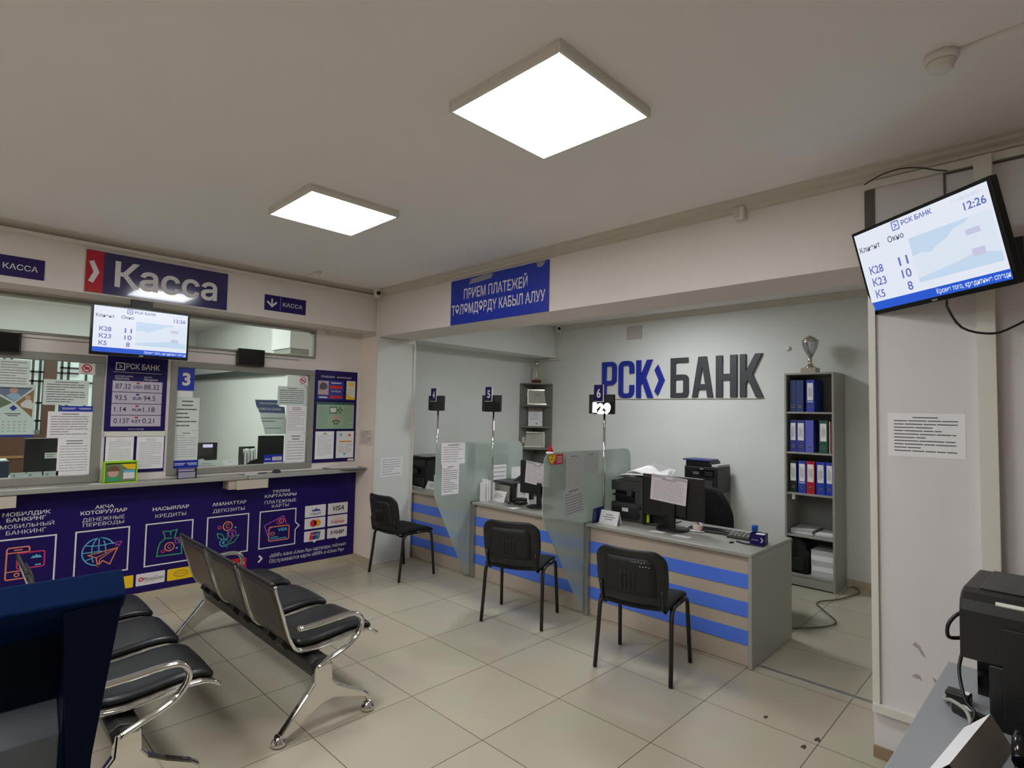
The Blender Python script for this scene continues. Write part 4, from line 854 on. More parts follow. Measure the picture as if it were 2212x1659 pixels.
single('desk_pen', MB().tube([(4.10, 1.70, .75), (4.07, 1.63, .752), (4.08, 1.50, .753)], .006, mat('dark_blue_pen', (28, 32, 60), .3), 8), 'dark pen on a cord lying in front of the note box', 'pen')
single('desk_pen', MB().tube([(4.02, 1.72, .752), (4.045, 1.70, .752)], .006, BLACK, 8), 'tiny black cap lying in front of the calculator', 'pen cap')
single('desk_pen', MB().tube([(4.43, 1.93, .752), (4.37, 1.85, .754)], .005, BLACK, 8), 'black pen lying between the keyboard and the calculator', 'pen')
single('desk_pen', MB().tube([(4.40, 1.80, .752), (4.46, 1.66, .775)], .004, ALU, 8), 'thin silver pen leaning behind the calculator', 'pen')
single('paper_slip', MB().prism([(3.93, 2.33), (3.935, 2.21), (4.0, 2.20), (3.99, 2.31)], 'z', .7465, .7475, PAPER), 'white slip in front of the monitor base on the nearest desk, left of two', 'paper')
single('paper_slip', MB().prism([(3.925, 2.13), (3.93, 1.99), (3.99, 1.985), (3.985, 2.10)], 'z', .7465, .7475, PAPER), 'white slip in front of the monitor base on the nearest desk, right of two', 'paper')
single('power_cable', MB().tube(sm([(4.22, 2.46, .752), (4.15, 2.50, .752), (4.12, 2.46, .752), (4.18, 2.38, .752), (4.28, 2.34, .752), (4.35, 2.26, .78)]), .005, BLACK, 6), 'black cable curled on the nearest desk behind the highlighter', 'cable')
# middle desk
t = thing('scanner_stand', 'scanner with a dark flat lid and paper support on the middle desk', 'scanner', (4.28, 4.1, .746))
part('lid', MB().prism([(4.08, 4.235), (4.08, 3.96), (4.42, 3.96), (4.42, 4.235)], 'z', .925, .945, GRAPH), t, .006)
part('body', MB().box(4.12, 4.4, 4.02, 4.23, .76, .905, mat('aged_beige_plastic', (168, 164, 152), .5)), t, .004)
part('leg', MB().box(4.09, 4.14, 3.965, 4.005, .746, .925, BLACK), t); part('leg', MB().box(4.36, 4.41, 3.965, 4.005, .746, .925, BLACK), t)
part('paper_support', MB().prism([(4.16, .945), (4.42, .945), (4.42, 1.03), (4.34, 1.035)], 'y', 4.03, 4.04, GRAPH).box(4.37, 4.385, 4.03, 4.04, 1.0, 1.08, GRAPH), t)
paper('upright white sheet behind the scanner, nearer the number 5 pole', K, 4.05, 4.255, .948, 1.10, 4.225, 3, 0, PAPER, INKL)
paper('upright white sheet behind the scanner, right of the other one', K, 4.30, 4.47, .948, 1.07, 4.19, 0, 0, PAPER)
t = thing('paper_bundle', 'upright bundle of folded white papers left of the number 5 pole', 'paper', (4.0, 4.22, .746))
for k in range(5): part('sheet', MB().box(3.90+k*.03, 3.915+k*.03, 4.17, 4.245, .746, .93+.012*((k*3) % 4), PAPER), t)
single('router', MB().box(4.14, 4.2, 3.84, 3.95, .746, .93, PAPER), 'white upright device box between the scanner and the monitor', 'device', bevel=.006)
t = thing('desk_telephone', 'dark handset lying by the monitor base on the middle desk', 'telephone', (4.06, 3.83, .746))
part('body', MB().box(4.01, 4.12, 3.78, 3.88, .746, .775, BLACK), t, .008); part('handset', MB().tube(sm([(4.02, 3.90, .785), (4.05, 3.83, .80), (4.09, 3.765, .795)]), .016, BLACK, 8), t); part('cord', MB().tube(sm([(4.06, 3.98, .752), (4.0, 3.94, .752), (3.99, 3.90, .757), (4.02, 3.87, .77)]), .005, BLACK, 6), t)
single('receipt', MB().sheet([[(3.83, 3.79, .7475), (3.81, 3.68, .7475)], [(3.90, 3.76, .7475), (3.90, 3.66, .752)], [(3.93, 3.74, .7475), (3.935, 3.64, .7475)]], PAPER, .0008), 'small receipt on the edge of the middle desk', 'paper')
# far desk
t = thing('office_printer', 'black printer on the far desk beside the pilaster', 'printer', (4.2, 5.5, .746)); X = FX(4.02)
q = MB(X); q.box(-5.70, -5.34, .02, .4, .746, 1.08, BLACK); q.box(-5.72, -5.32, 0, .42, 1.08, 1.11, BLACKG); part('body', q, t, .006); part('front', MB(X).box(-5.68, -5.36, 0, .02, .76, .86, GRAPH).box(-5.68, -5.36, 0, .02, 1.0, 1.07, GRAPH).box(-5.56, -5.46, -.01, .0, .9, .96, BLACKG), t)
single('white_cable', MB().tube(sm([(3.99, 5.70, 1.02), (3.97, 5.68, .93), (3.96, 5.62, .83), (3.96, 5.52, .77), (3.97, 5.40, .755), (3.99, 5.34, .752)]), .006, PLAST, 6).tube(sm([(4.0, 5.72, .98), (3.965, 5.66, .86), (3.95, 5.56, .775), (3.96, 5.42, .754)]), .005, PLAST, 6), 'pair of pale cables hanging in front of the black printer on the far desk', 'cable')
single('card_box', MB().box(4.05, 4.10, 5.10, 5.2, .746, .91, PAPERG), 'grey upright card box behind the number 4 pole', 'box', bevel=.003)

# ------------------------------------------------------------------ back wall of the service area
t = thing('wall_lettering', 'big raised bank name in blue and charcoal letters on the back wall', 'sign', (6.39, 3.45, 1.86), -PI/2); X = FX(6.372)
BL = mat('blue_letter', (26, 44, 150), .4); CH = mat('charcoal_letter', (58, 58, 62), .5)
z0 = 1.876; h = .492; T_ = .066; V = .058
def letter(polys, hole, m, u0):
    """outline with optional hole: both pushed to a thickness of 26 mm"""
    c = bpy.data.curves.new('tmp', 'CURVE'); c.dimensions = '2D'; c.fill_mode = 'BOTH'
    for pts in [polys]+([hole] if hole else []):
        sp = c.splines.new('POLY'); sp.points.add(len(pts)-1); sp.use_cyclic_u = True
        for i, p in enumerate(pts): sp.points[i].co = (p[0], p[1], 0, 1)
    c.extrude = .013
    o = bpy.data.objects.new('tmp', c); COL.objects.link(o); bpy.context.view_layer.update()
    me = bpy.data.meshes.new_from_object(o.evaluated_get(bpy.context.evaluated_depsgraph_get()))
    q = MB(X); q.add([(u0+v.co.x, .013-v.co.z, z0+v.co.y) for v in me.vertices], [tuple(p.vertices) for p in me.polygons], m)
    bpy.data.objects.remove(o); bpy.data.curves.remove(c); bpy.data.meshes.remove(me)
    part('letter', q, t)
def rrect(x0, y0, x1, y1, bl, br, tr, tl):
    p = []
    for cx, cy, r, a in ((x1-br, y0+br, br, -90), (x1-tr, y1-tr, tr, 0), (x0+tl, y1-tl, tl, 90), (x0+bl, y0+bl, bl, 180)):
        p += arc(cx, cy, r, a, a+90, 5) if r else [(cx, cy)]
    return p
w = .229; letter([(0, 0), (T_, 0), (T_, .175)]+arc(w-.075, .25, .075, -90, 0, 5)+arc(w-.075, h-.075, .075, 0, 90, 5)+[(0, h)], rrect(T_, .175+V, w-T_, h-V, 0, .025, .025, 0), BL, -4.507)
w = .236; r = .085
letter(arc(w-r, h-r, r, 0, 90, 6)+arc(r, h-r, r, 90, 180, 6)+arc(r, r, r, 180, 270, 6)+arc(w-r, r, r, 270, 360, 6)+[(w, .17), (w-T_, .17)]+arc(w-T_-.03, V+.03, .03, 0, -90, 4)+arc(T_+.03, V+.03, .03, 270, 180, 4)+arc(T_+.03, h-V-.03, .03, 180, 90, 4)+arc(w-T_-.03, h-V-.03, .03, 90, 0, 4)+[(w-T_, .325), (w, .325)], None, BL, -4.241)
def kk(w): return [(0, 0), (T_, 0), (T_, .16), (.092, .20), (w-.078, 0), (w, 0), (.14, .262), (w-.008, h), (w-.085, h), (T_, .292), (T_, h), (0, h)]
letter(kk(.245), None, BL, -3.968)
letter([(.0, .085), (.047, .03), (.139, .222), (.047, .42), (0, .352), (.062, .222)], None, BL, -3.70)
w = .237; letter([(0, 0)]+arc(w-.06, .06, .06, -90, 0, 5)+arc(w-.06, .225, .06, 0, 90, 5)+[(T_, .285), (T_, h-V), (w-.005, h-V), (w-.005, h), (0, h)], rrect(T_, V, w-T_, .285-V, 0, .02, .02, 0), CH, -3.475)
w = .262; letter([(0, 0), (.068, 0), (.083, .10), (w-.083, .10), (w-.068, 0), (w, 0), (w-.082, h), (.082, h)], [(.095, .16), (w-.095, .16), (w/2, .37)], CH, -3.19)
w = .245; letter([(0, 0), (T_+.01, 0), (T_+.01, .205), (w-T_-.01, .205), (w-T_-.01, 0), (w, 0), (w, h), (w-T_-.01, h), (w-T_-.01, .275), (T_+.01, .275), (T_+.01, h), (0, h)], None, CH, -2.891)
letter(kk(.257), None, CH, -2.609)
part('rail', MB(X).box(-4.50, -2.41, .012, .0265, 1.862, 1.872, PLAST).box(-3.665, -3.655, .012, .0265, 1.872, 1.905, PLAST), t)
single('wall_socket_disc', MB().lathe([(.026, 0), (.026, -.01), (.018, -.016), (.004, -.017)], (6.398, 2.093, 2.402), PLAST, 20, 'x'), 'round white cover plate on the back wall left of the trophy', 'cover plate')
single('wall_switch', MB().box(6.385, 6.399, 2.05, 2.075, 1.40, 1.62, PLAST), 'narrow white switch plate beside the binder cabinet', 'switch')
t = thing('air_vent', 'small stained vent grate high on the back wall', 'vent', (6.39, 4.0, 2.63))
part('frame', MB(FX(6.39)).box(-4.13, -3.90, 0, .009, 2.65, 2.83, mat('stained_plaster', (190, 182, 172), .8, n=.15, ns=30)), t)
for k in range(6): part('slat', MB(FX(6.386)).box(-4.115, -3.915, 0, .004, 2.665+k*.026, 2.670+k*.026, TRIM), t)
t = thing('office_printer', 'black printer standing against the back wall behind the nearest desk', 'printer', (6.17, 2.89, .80)); X = FX(6.0)
q = MB(X); q.box(-3.09, -2.70, .0, .34, .80, 1.09, BLACK); q.box(-3.085, -2.80, .02, .3, 1.09, 1.15, BLACK); part('body', q, t, .01)
cp = part('control_panel', MB(X).box(-3.07, -2.74, -.008, 0, .98, 1.06, BLACKG).box(-2.98, -2.91, -.010, -.008, 1.0, 1.03, mat('lcd', (90, 98, 92), .3)).box(-2.90, -2.86, -.010, -.008, 1.062, 1.07, WHITEP), t); part('tray', MB(X).box(-3.05, -2.75, -.012, 0, .82, .94, GRAPH), t, .003)
for k in range(8): part('key', MB(X).box(-2.84+(k % 4)*.024, -2.824+(k % 4)*.024, -.011, -.008, 1.0+(k//4)*.024, 1.014+(k//4)*.024, GRAPH), cp)
single('document_folder', MB().box(5.985, 6.25, 2.80, 3.10, 1.152, 1.168, mat('navy_folder', (44, 52, 110), .4)), 'navy folder lying on the printer at the back wall', 'folder')
single('magazine_stack', MB().prism([(6.05, 2.72), (6.05, 2.79), (6.30, 2.79), (6.32, 2.70)], 'z', 1.092, 1.115, PALE), 'small stack of grey magazines beside the navy folder', 'magazines')
single('printer_cabinet', MB().box(6.06, 6.39, 2.72, 3.35, .0, .798, GREYD), 'grey cabinet under the printer at the back wall', 'cabinet', bevel=.004)
t = thing('office_chair', 'black rounded office chair back behind the nearest desk', 'chair', (5.0, 2.36, 0))
part('backrest', MB().sheet([[(5.02+.05*math.cos((j-4)/4*1.2), 2.36+.245*((j-4)/4)*(1-.55*max(0, (i-3)/5)**2), .56+.44*i/8-.035*abs((j-4)/4)**3*i/8) for j in range(9)] for i in range(9)], BLACKF, .05), t, 0, 1)
part('seat', MB().prism(rr(4.74, 2.13, 5.2, 2.59, .08), 'z', .44, .52, BLACKF), t, .02); part('pedestal', MB().tube([(4.97, 2.36, .08), (4.97, 2.36, .44)], .03, BLACK, 10).tube([(5.05, 2.36, .47), (5.12, 2.36, .6)], .02, BLACK, 8), t)
for k in range(5):
    a = k*2*PI/5; part('foot', MB().tube([(4.97, 2.36, .09), (4.97+.27*math.cos(a), 2.36+.27*math.sin(a), .05)], .018, BLACK, 8).lathe([(.012, -.012), (.025, -.008), (.025, .008), (.012, .012)], (4.97+.27*math.cos(a), 2.36+.27*math.sin(a), .027), BLACK, 12, 'x'), t)
single('drawer_pedestal', MB().box(4.80, 5.18, 1.70, 2.08, 0, .58, GREY), 'low grey drawer unit behind the nearest desk', 'cabinet', bevel=.004)
t = thing('water_bottle', 'bottle with a blue cap peeping over the nearest desk', 'bottle', (5.0, 1.915, .58))
part('body', MB().lathe([(.03, 0), (.032, .01), (.032, .08), (.02, .09)], (5.0, 1.915, .58), mat('blue_plastic', (34, 90, 190), .3), 16), t); part('cap', MB().lathe([(.024, 0), (.026, .004), (.026, .045), (.022, .05)], (5.0, 1.915, .67), MATS['blue_plastic'], 16), t)

# ------------------------------------------------------------------ binder cabinet
t = thing('shelf_cabinet', 'tall narrow grey open cabinet holding binders against the back wall', 'cabinet', (6.2, 1.78, 0))
part('side_panel', MB().box(6.0, 6.39, 1.985, 2.003, 0, 2.105, GREY), t); part('side_panel', MB().box(6.0, 6.39, 1.553, 1.571, 0, 2.105, GREY), t); part('back_panel', MB().box(6.378, 6.39, 1.571, 1.985, .02, 2.087, GREYD), t)
part('top', MB().box(6.0, 6.39, 1.571, 1.985, 2.087, 2.105, GREY), t); part('plinth', MB().box(6.01, 6.028, 1.571, 1.985, .012, .112, GREY), t)
SHZ = (1.716, 1.316, .912, .500, .122)
for z in SHZ: part('shelf', MB().box(6.005, 6.378, 1.571, 1.985, z-.018, z, GREY), t)
part('door_hinge', MB().box(6.02, 6.045, 1.915, 1.94, .845, .893, PLAST), t)
BIN = {'blue': mat('binder_blue', (40, 66, 176), .35), 'lilac': mat('binder_lilac', (92, 96, 196), .3), 'indigo': mat('binder_indigo', (58, 60, 140), .35), 'green': mat('binder_green', (30, 84, 62), .35), 'red': mat('binder_red', (176, 30, 46), .35), 'black': mat('binder_black', (32, 32, 34), .4), 'slate': mat('binder_slate', (52, 66, 118), .4)}
def binder(y1, y0, z, c, lab, label, hh=.318, band=False):
    t = thing('binder', label, 'binder', (6.18, (y0+y1)/2, z), group='lever arch binders in the grey cabinet'); X = FX(6.035); m = BIN[c]
    cv = part('cover', MB(X).box(-y1, -y1+.003, .002, .29, z, z+hh, m).box(-y0-.003, -y0, .002, .29, z, z+hh, m).box(-y1, -y0, 0, .004, z, z+hh, m), t, .001)
    part('paper', MB(X).box(-y1+.006, -y0-.006, .02, .275, z+.01, z+hh-.012, PAPER), t)
    c_ = -(y0+y1)/2; q = MB(X); q.lathe([(.013, 0), (.013, -.0015), (.009, -.002), (.009, -.0012)], (c_, 0, z+.055), ALU, 16, 'y').disc(c_, z+.055, .0085, -.0018, BLACKG, 14); part('finger_hole', q, cv)
    if lab:
        w = (y1-y0)*.36; q = MB(X); q.poly(rr(c_-w, z+.115, c_+w, z+hh-.03, .004, 2), -.001, PAPER); r = random.Random(int(y1*1e4))
        for k in range(4): q.rect(c_-w*.6+k*w*.35, z+.14+r.random()*.03, c_-w*.45+k*w*.35, z+hh-.06-r.random()*.03, -.0014, INK)
        if band: q.rect(c_-w, z+.095, c_+w, z+.099, -.001, PAPER).rect(c_-w, z+.103, c_+w, z+.107, -.001, PAPER)
        part('spine_label', q, cv)
for a, b2, c, lab, l, bd in ((1.963, 1.905, 'slate', 0, 'leftmost plain slate blue binder on the top shelf', 0), (1.902, 1.834, 'slate', 0, 'plain slate blue binder on the top shelf beside the labelled one', 0), (1.808, 1.735, 'blue', 1, 'bright blue binder with a white label, alone at right on the top shelf', 1)): binder(a, b2, SHZ[0], c, lab, l, band=bd)
for a, b2, c, lab, l in ((1.964, 1.901, 'indigo', 1, 'leftmost indigo labelled binder on the second shelf'), (1.898, 1.822, 'indigo', 1, 'second indigo labelled binder on the second shelf'), (1.817, 1.744, 'lilac', 0, 'shiny unlabelled lilac blue binder on the second shelf'), (1.694, 1.618, 'green', 1, 'dark green binder on the second shelf')): binder(a, b2, SHZ[1], c, lab, l)
single('document_folder', MB().box(6.05, 6.30, 1.600, 1.610, SHZ[1], SHZ[1]+.31, PAPER), 'thin white folder beside the green binder', 'folder'); single('document_folder', MB().box(6.05, 6.30, 1.575, 1.597, SHZ[1], SHZ[1]+.305, mat('folder_crimson', (150, 20, 60), .4)), 'crimson folder at the right end of the second shelf', 'folder')
for a, b2, c, l, bd in ((1.968, 1.898, 'black', 'black binder at the left end of the third shelf', 0), (1.887, 1.815, 'blue', 'blue binder between the black and red ones on the third shelf', 1), (1.811, 1.734, 'red', 'red binder in the middle of the third shelf', 0), (1.721, 1.646, 'blue', 'blue binder just right of the red one on the third shelf', 0), (1.638, 1.574, 'blue', 'rightmost blue binder on the third shelf', 0)): binder(a, b2, SHZ[2], c, 1, l, band=bd)
def pile(label, x0, x1, y0, y1, z, n, dz, jit, m=PAPER):
    t = thing('paper_pile', label, 'paper', ((x0+x1)/2, (y0+y1)/2, z)); r = random.Random(int(y0*999))
    for k in range(n):
        dx, dy = r.uniform(-jit, jit), r.uniform(-jit, jit); part('sheet', MB().box(x0+dx, x1+dx, y0+dy, y1+dy, z+k*dz, z+(k+1)*dz-.001, m if k % 2 else PALE), t)
pile('left loose pile of papers on the fourth shelf of the cabinet', 6.06, 6.34, 1.765, 1.965, SHZ[3]+.001, 9, .006, .008); pile('right lower pile of papers on the fourth shelf of the cabinet', 6.06, 6.34, 1.585, 1.745, SHZ[3]+.001, 6, .005, .006)
pile('thick stack of white paper reams on the bottom shelf of the cabinet', 6.05, 6.33, 1.58, 1.775, SHZ[4]+.001, 5, .05, .003)
t = thing('black_bag', 'slumped black bag on the bottom shelf of the cabinet', 'bag', (6.135, 1.88, SHZ[4]))
part('body', MB().prism([(1.978, .125), (1.806, .125), (1.80, .20), (1.792, .27), (1.781, .31), (1.79, .335), (1.812, .36), (1.828, .40), (1.85, .44), (1.87, .462), (1.92, .468), (1.95, .455), (1.978, .462)], 'x', 6.03, 6.24, BLACKF), t, .015)
part('pocket', MB().prism(rr(1.83, .15, 1.95, .28, .02), 'x', 6.015, 6.03, BLACKF), t, .008); part('strap', MB().tube(sm([(6.03, 1.93, .45), (6.005, 1.935, .38), (6.01, 1.955, .30), (6.02, 1.965, .22)]), .008, BLACK, 6), t); part('clasp', MB().lathe([(.007, 0), (.007, -.004)], (6.013, 1.835, .235), CHROME, 10, 'x'), t)
CUPM = mat('silver_cup', (210, 200, 182), .12, 1.)
t = thing('trophy_cup', 'large silver trophy cup on top of the binder cabinet', 'trophy', (6.17, 1.808, 2.105))
part('base', MB().box(6.1, 6.24, 1.738, 1.878, 2.105, 2.162, mat('marble_base', (176, 164, 142), .3)), t, .003)
part('stem', MB().lathe([(.055, 0), (.05, .012), (.03, .028), (.022, .045), (.014, .055), (.02, .07), (.024, .085), (.014, .1), (.012, .112)], (6.17, 1.808, 2.162), CUPM), t)
part('bowl', MB().lathe([(.012, 0), (.022, .006), (.04, .04), (.064, .095), (.078, .15), (.08, .165), (.076, .168)], (6.17, 1.808, 2.27), mat('silver_glass', (196, 198, 200), .18, .9)), t); part('lid', MB().lathe([(.079, 0), (.072, .012), (.045, .034), (.012, .052), (.002, .058)], (6.17, 1.808, 2.438), CUPM), t)

# ------------------------------------------------------------------ corner shelf with diplomas
t = thing('corner_shelf', 'grey corner shelf unit with five quarter shelves in the back corner', 'shelf', (6.25, 5.6, 0))
part('side_panel', MB().box(6.382, 6.398, 5.41, 5.756, 0, 2.09, GREYD), t); part('side_panel', MB().box(6.05, 6.382, 5.742, 5.757, 0, 2.09, GREYD), t)
for z in (2.09, 1.765, 1.448, 1.128, .80): part('shelf', MB().prism([(6.381, 5.742)]+[(6.381-.32*math.sin(a), 5.742-.32*math.cos(a)) for a in [k*PI/2/8 for k in range(9)]], 'z', z-.014, z+.004, GREYD), t)
DF = mat('silver_frame', (206, 204, 192), .25, .6); DIP = mat('diploma', (196, 192, 174), .7)
def diploma(label, z, w, h, off, rz, framed=True):
    t = thing('diploma', label, 'diploma', (6.27-off*.707*0-.0, 5.635, z), math.radians(rz), math.radians(-8)); X = ROOTM[t] @ Matrix.Translation((off, 0, 0)); r = random.Random(int(z*100))
    if framed:
        q = MB(X)
        for a in ((-w/2, w/2, 0, .02), (-w/2, w/2, h-.02, h), (-w/2, -w/2+.02, .02, h-.02), (w/2-.02, w/2, .02, h-.02)): q.box(a[0], a[1], -.015, 0, a[2], a[3], DF)
        fr = part('frame', q, t, .002); part('sheet', MB(X).rect(-w/2+.02, .02, w/2-.02, h-.02, -.006, DIP).lines(-w/2+.05, w/2-.05, .05, h-.05, 7, -.0066, INKL, r, 3, INK), fr)
    else:
        part('sheet', MB(X).box(-w/2, w/2, -.002, 0, 0, h, PAPER).rect(-w/2, h*.78, w/2, h, -.0026, mat('mauve_print', (160, 142, 140), .6)).rect(-w*.1, h*.84, w*.12, h*.94, -.003, INK).lines(-w/2+.03, w/2-.03, h*.3, h*.66, 6, -.0026, INKL, r, 3).disc(.02, h*.13, .012, -.0026, INK, 12), t)
diploma('silver framed diploma on the top compartment of the corner shelf', 1.772, .315, .235, .03, -42)
diploma('unframed white certificate on the middle compartment of the corner shelf', 1.455, .215, .29, .0, -45, False)
diploma('silver framed diploma on the lowest visible compartment of the corner shelf', 1.135, .335, .235, -.02, -45)
t = thing('trophy_cup', 'slim silver figure trophy on a dark red base on the corner shelf', 'trophy', (6.22, 5.58, 2.095))
part('base', MB().box(6.17, 6.27, 5.53, 5.63, 2.095, 2.145, mat('dark_red_base', (92, 28, 32), .3)), t, .003)
part('figure', MB().lathe([(.035, 0), (.03, .008), (.016, .02), (.016, .07), (.018, .1), (.022, .18), (.032, .2), (.036, .21)], (6.22, 5.58, 2.145), CUPM), t); part('ball', MB().lathe([(.004, -.04), (.024, -.032), (.038, -.012), (.038, .012), (.024, .032), (.004, .04)], (6.22, 5.58, 2.385), CUPM), t)
single('wall_socket', MB().box(6.10, 6.15, 5.733, 5.741, 1.20, 1.29, PLAST), 'white socket plate on the side panel of the corner shelf', 'socket')
single('extension_cord', MB().tube(sm([(6.36, 1.50, .012), (6.33, 1.45, .012), (6.2, 1.40, .012), (6.06, 1.423, .012), (5.9, 1.46, .012), (5.78, 1.50, .012), (5.68, 1.56, .012), (5.60, 1.588, .012), (5.52, 1.578, .012), (5.436, 1.516, .012), (5.305, 1.422, .012), (5.22, 1.36, .012), (5.15, 1.335, .012), (5.07, 1.335, .012), (4.94, 1.392, .012), (4.80, 1.50, .012), (4.72, 1.56, .012)]), .006, mat('brown_cord', (96, 82, 66), .6), 6), 'brown cord snaking across the floor right of the nearest desk', 'cord')

# ------------------------------------------------------------------ ceiling lamps, cameras, detectors
EMI = mat('lamp_diffuser', (248, 252, 255), .5, n=.0, emis=LAMP); EMIS = mat('lamp_diffuser_service', (243, 250, 255), .5, n=.0, emis=LAMP_SERVICE)
def lamp(x, y, label, em):
    t = thing('ceiling_lamp', label, 'lamp', (x, y, 2.9), group='square ceiling lamps'); s_ = .3
    q = MB(); q.box(x-s_, x+s_, y-s_, y+s_, 2.928, 2.94, PLAST)
    for a in ((x-s_, x+s_, y-s_, y-s_+.014), (x-s_, x+s_, y+s_-.014, y+s_), (x-s_, x-s_+.014, y-s_+.014, y+s_-.014), (x+s_-.014, x+s_, y-s_+.014, y+s_-.014)): q.box(*a, 2.898, 2.928, PLAST)
    part('frame', q, t, .003); part('diffuser', MB().box(x-s_+.014, x+s_-.014, y-s_+.014, y+s_-.014, 2.900, 2.926, em), t)
lamp(1.73, 1.503, 'nearer of the two square lit ceiling lamps, biggest in the photo', EMI)
lamp(1.73, 3.343, 'farther of the two square lit ceiling lamps, towards the cash windows', EMI)
for x_, y_, l_ in ((-.5, 3.343, 'added square fill lamp out of view on the left, nearer the cash windows'), (-.5, 1.503, 'added unseen square fill lamp left of the camera'), (-1.95, 3.343, 'added unseen square fill lamp far left of the camera towards the cash windows'), (-1.95, 1.503, 'added unseen square fill lamp far left of the camera')): lamp(x_, y_, l_, EMI)  # unseen lamps added as fill to raise the ambient light
lamp(5.05, 3.15, 'square lamp over the service desks behind the beam', EMIS)
def cctv(x, y, z, label, rz):
    t = thing('security_camera', label, 'camera', (x, y, z), rz); X = ROOTM[t]
    part('base', MB(X).lathe([(.045, .012), (.048, 0), (.048, -.02), (.04, -.03)], (0, 0, .07), PLAST, 20), t)
    part('eyeball', MB(X).lathe([(.012, -.052), (.03, -.05), (.04, -.03), (.044, 0), (.036, .026), (.016, .04)], (0, -.01, .015), PLAST, 20, 'y'), t)
    part('lens', MB(X).lathe([(.002, -.058), (.02, -.057), (.024, -.05)], (0, -.01, .015), BLACKG, 16, 'y'), t)
cctv(3.22, 5.19, 2.868, 'white dome camera at the corner above the cash desk wall', math.radians(-20))
cctv(6.30, 5.24, 2.868, 'white dome camera in the back corner behind the beam', math.radians(-40))
t = thing('motion_sensor', 'small white box sensor on the beam under the ceiling moulding', 'sensor', (3.28, 1.345, 2.815)); X = FX(3.26)
part('body', MB(X).box(-1.378, -1.312, 0, .05, 2.822, 2.90, PLAST), t, .008); part('lens', MB(X).box(-1.37, -1.34, -.004, 0, 2.835, 2.885, TRIM), t, .002)
t = thing('smoke_detector', 'round white smoke detector on the ceiling at the upper right', 'detector', (2.41, .275, 2.885))
part('base', MB().lathe([(.05, .058), (.052, .04), (.046, .03)], (2.41, .275, 2.882), PLAST, 24), t); part('cap', MB().lathe([(.03, -.002), (.036, .006), (.036, .016), (.042, .022), (.044, .03)], (2.41, .275, 2.882), PLAST, 24), t)
single('cable_duct', MB().tube([(2.405, .22, 2.936), (2.39, .1, 2.937), (2.38, -.6, 2.937)], .005, PLAST, 6), 'thin cable running along the ceiling from the smoke detector', 'cable')
t = thing('fire_sensor', 'tiny white ceiling sensor with a cable near the cash desk corner', 'detector', (2.446, 4.98, 2.90))
part('head', MB().lathe([(.006, 0), (.012, .008), (.026, .02), (.028, .038)], (2.446, 4.98, 2.902), PLAST, 18), t); part('cable', MB().tube(sm([(2.44, 5.0, 2.936), (2.43, 5.25, 2.937)]), .004, PLAST, 6), t)

# ------------------------------------------------------------------ visitor chairs (front towards local +x)
SCR = mat('white_scrawl', (190, 190, 190), .8)
def make_chair(label):
    t = thing('visitor_chair', label, 'chair', (0, 0, 0), group='black visitor chairs at the service desks')
    for s_ in (-1, 1):
        y = s_*.242
        # side frame: an upside-down U of flat oval tube
        part('leg', MB().tube([(-.205, y*1.03, .006), (-.175, y, .25), (-.160, y*.985, .395), (-.145, y*.98, .428), (-.11, y*.97, .445), (0, y*.96, .448)], .0165, BROWNM, 10, flat=.8), t, label='rear leg')
        part('leg', MB().tube([(.225, y*1.03, .006), (.205, y, .25), (.190, y*.985, .40), (.175, y*.98, .432), (.14, y*.97, .447), (0, y*.96, .448)], .0165, BROWNM, 10, flat=.8), t, label='front leg')
        part('back_support', MB().tube([(-.05, s_*.19, .43), (-.17, s_*.2, .425), (-.212, s_*.2, .45), (-.228, s_*.2, .52), (-.235, s_*.2, .58)], .010, BLACK, 8, flat=.6), t)
    part('crossbar', MB().tube([(-.11, -.235, .438), (-.11, .235, .438)], .01, BROWNM, 8).tube([(.13, -.235, .438), (.13, .235, .438)], .01, BROWNM, 8), t)
    rows = []
    for i in range(9):
        x = -.215+.445*i/8; rows.append([(x, -.235+.47*j/8, .462+.012*math.sin(i/8*PI)-.014*(max(0, i-6)/2)**2*1.2-.018*(1-((j-4)/4)**2)*(1-i/8)) for j in range(9)])
    part('seat', MB().sheet(rows, BLACKF, .038), t, 0, 1)
    # backrest shell: rounded panel with two side tabs, curved round the sitter
    def sh(u, z): return (-.232-.045*(z-.55)/.27+.055*(u/.235)**2-.02, u, z)
    out = [(-.205, .445), (-.165, .445), (-.16, .47), (-.13, .487), (0, .49), (.13, .487), (.16, .47), (.165, .445), (.205, .445), (.215, .52)]
    N = 10; rows = []
    for i in range(N+1):
        f = i/N; z = .475+.345*f
        wd = .218+.02*min(1, f*2.5)
        if f > .72: wd = wd-.075*(1-math.sqrt(max(0, 1-((f-.72)/.28)**2)))
        rows.append([sh(-wd+2*wd*j/12, z-(.018 if i == 0 and (j < 2 or j > 10) else 0)) for j in range(13)])
    bk = part('backrest', MB().sheet(rows, BLACK, .022), t, 0, 1)
    rw = []
    for i in range(7):
        f = i/6; z = .53+.235*f; wd = .17-.03*max(0, f-.8)*5
        rw.append([tuple(Vector(sh(-wd+2*wd*j/8, z))+Vector((-.0135, 0, 0))) for j in range(9)])
    part('back_panel', MB().sheet(rw, mat('black_plastic_matt', (22, 21, 21), .6), .006), bk)
    q = MB()
    for k in (-1.5, -.5, .5, 1.5): q.tube([tuple(Vector(sh(k*.028, z))+Vector((-.018, 0, 0))) for z in (.56, .62, .68)], .004, BLACK, 6)
    part('rib', q, bk)
    return t
c1 = make_chair('black visitor chair before the nearest desk, marked with white scrawl')
marks = MB()
rnd = random.Random(5)
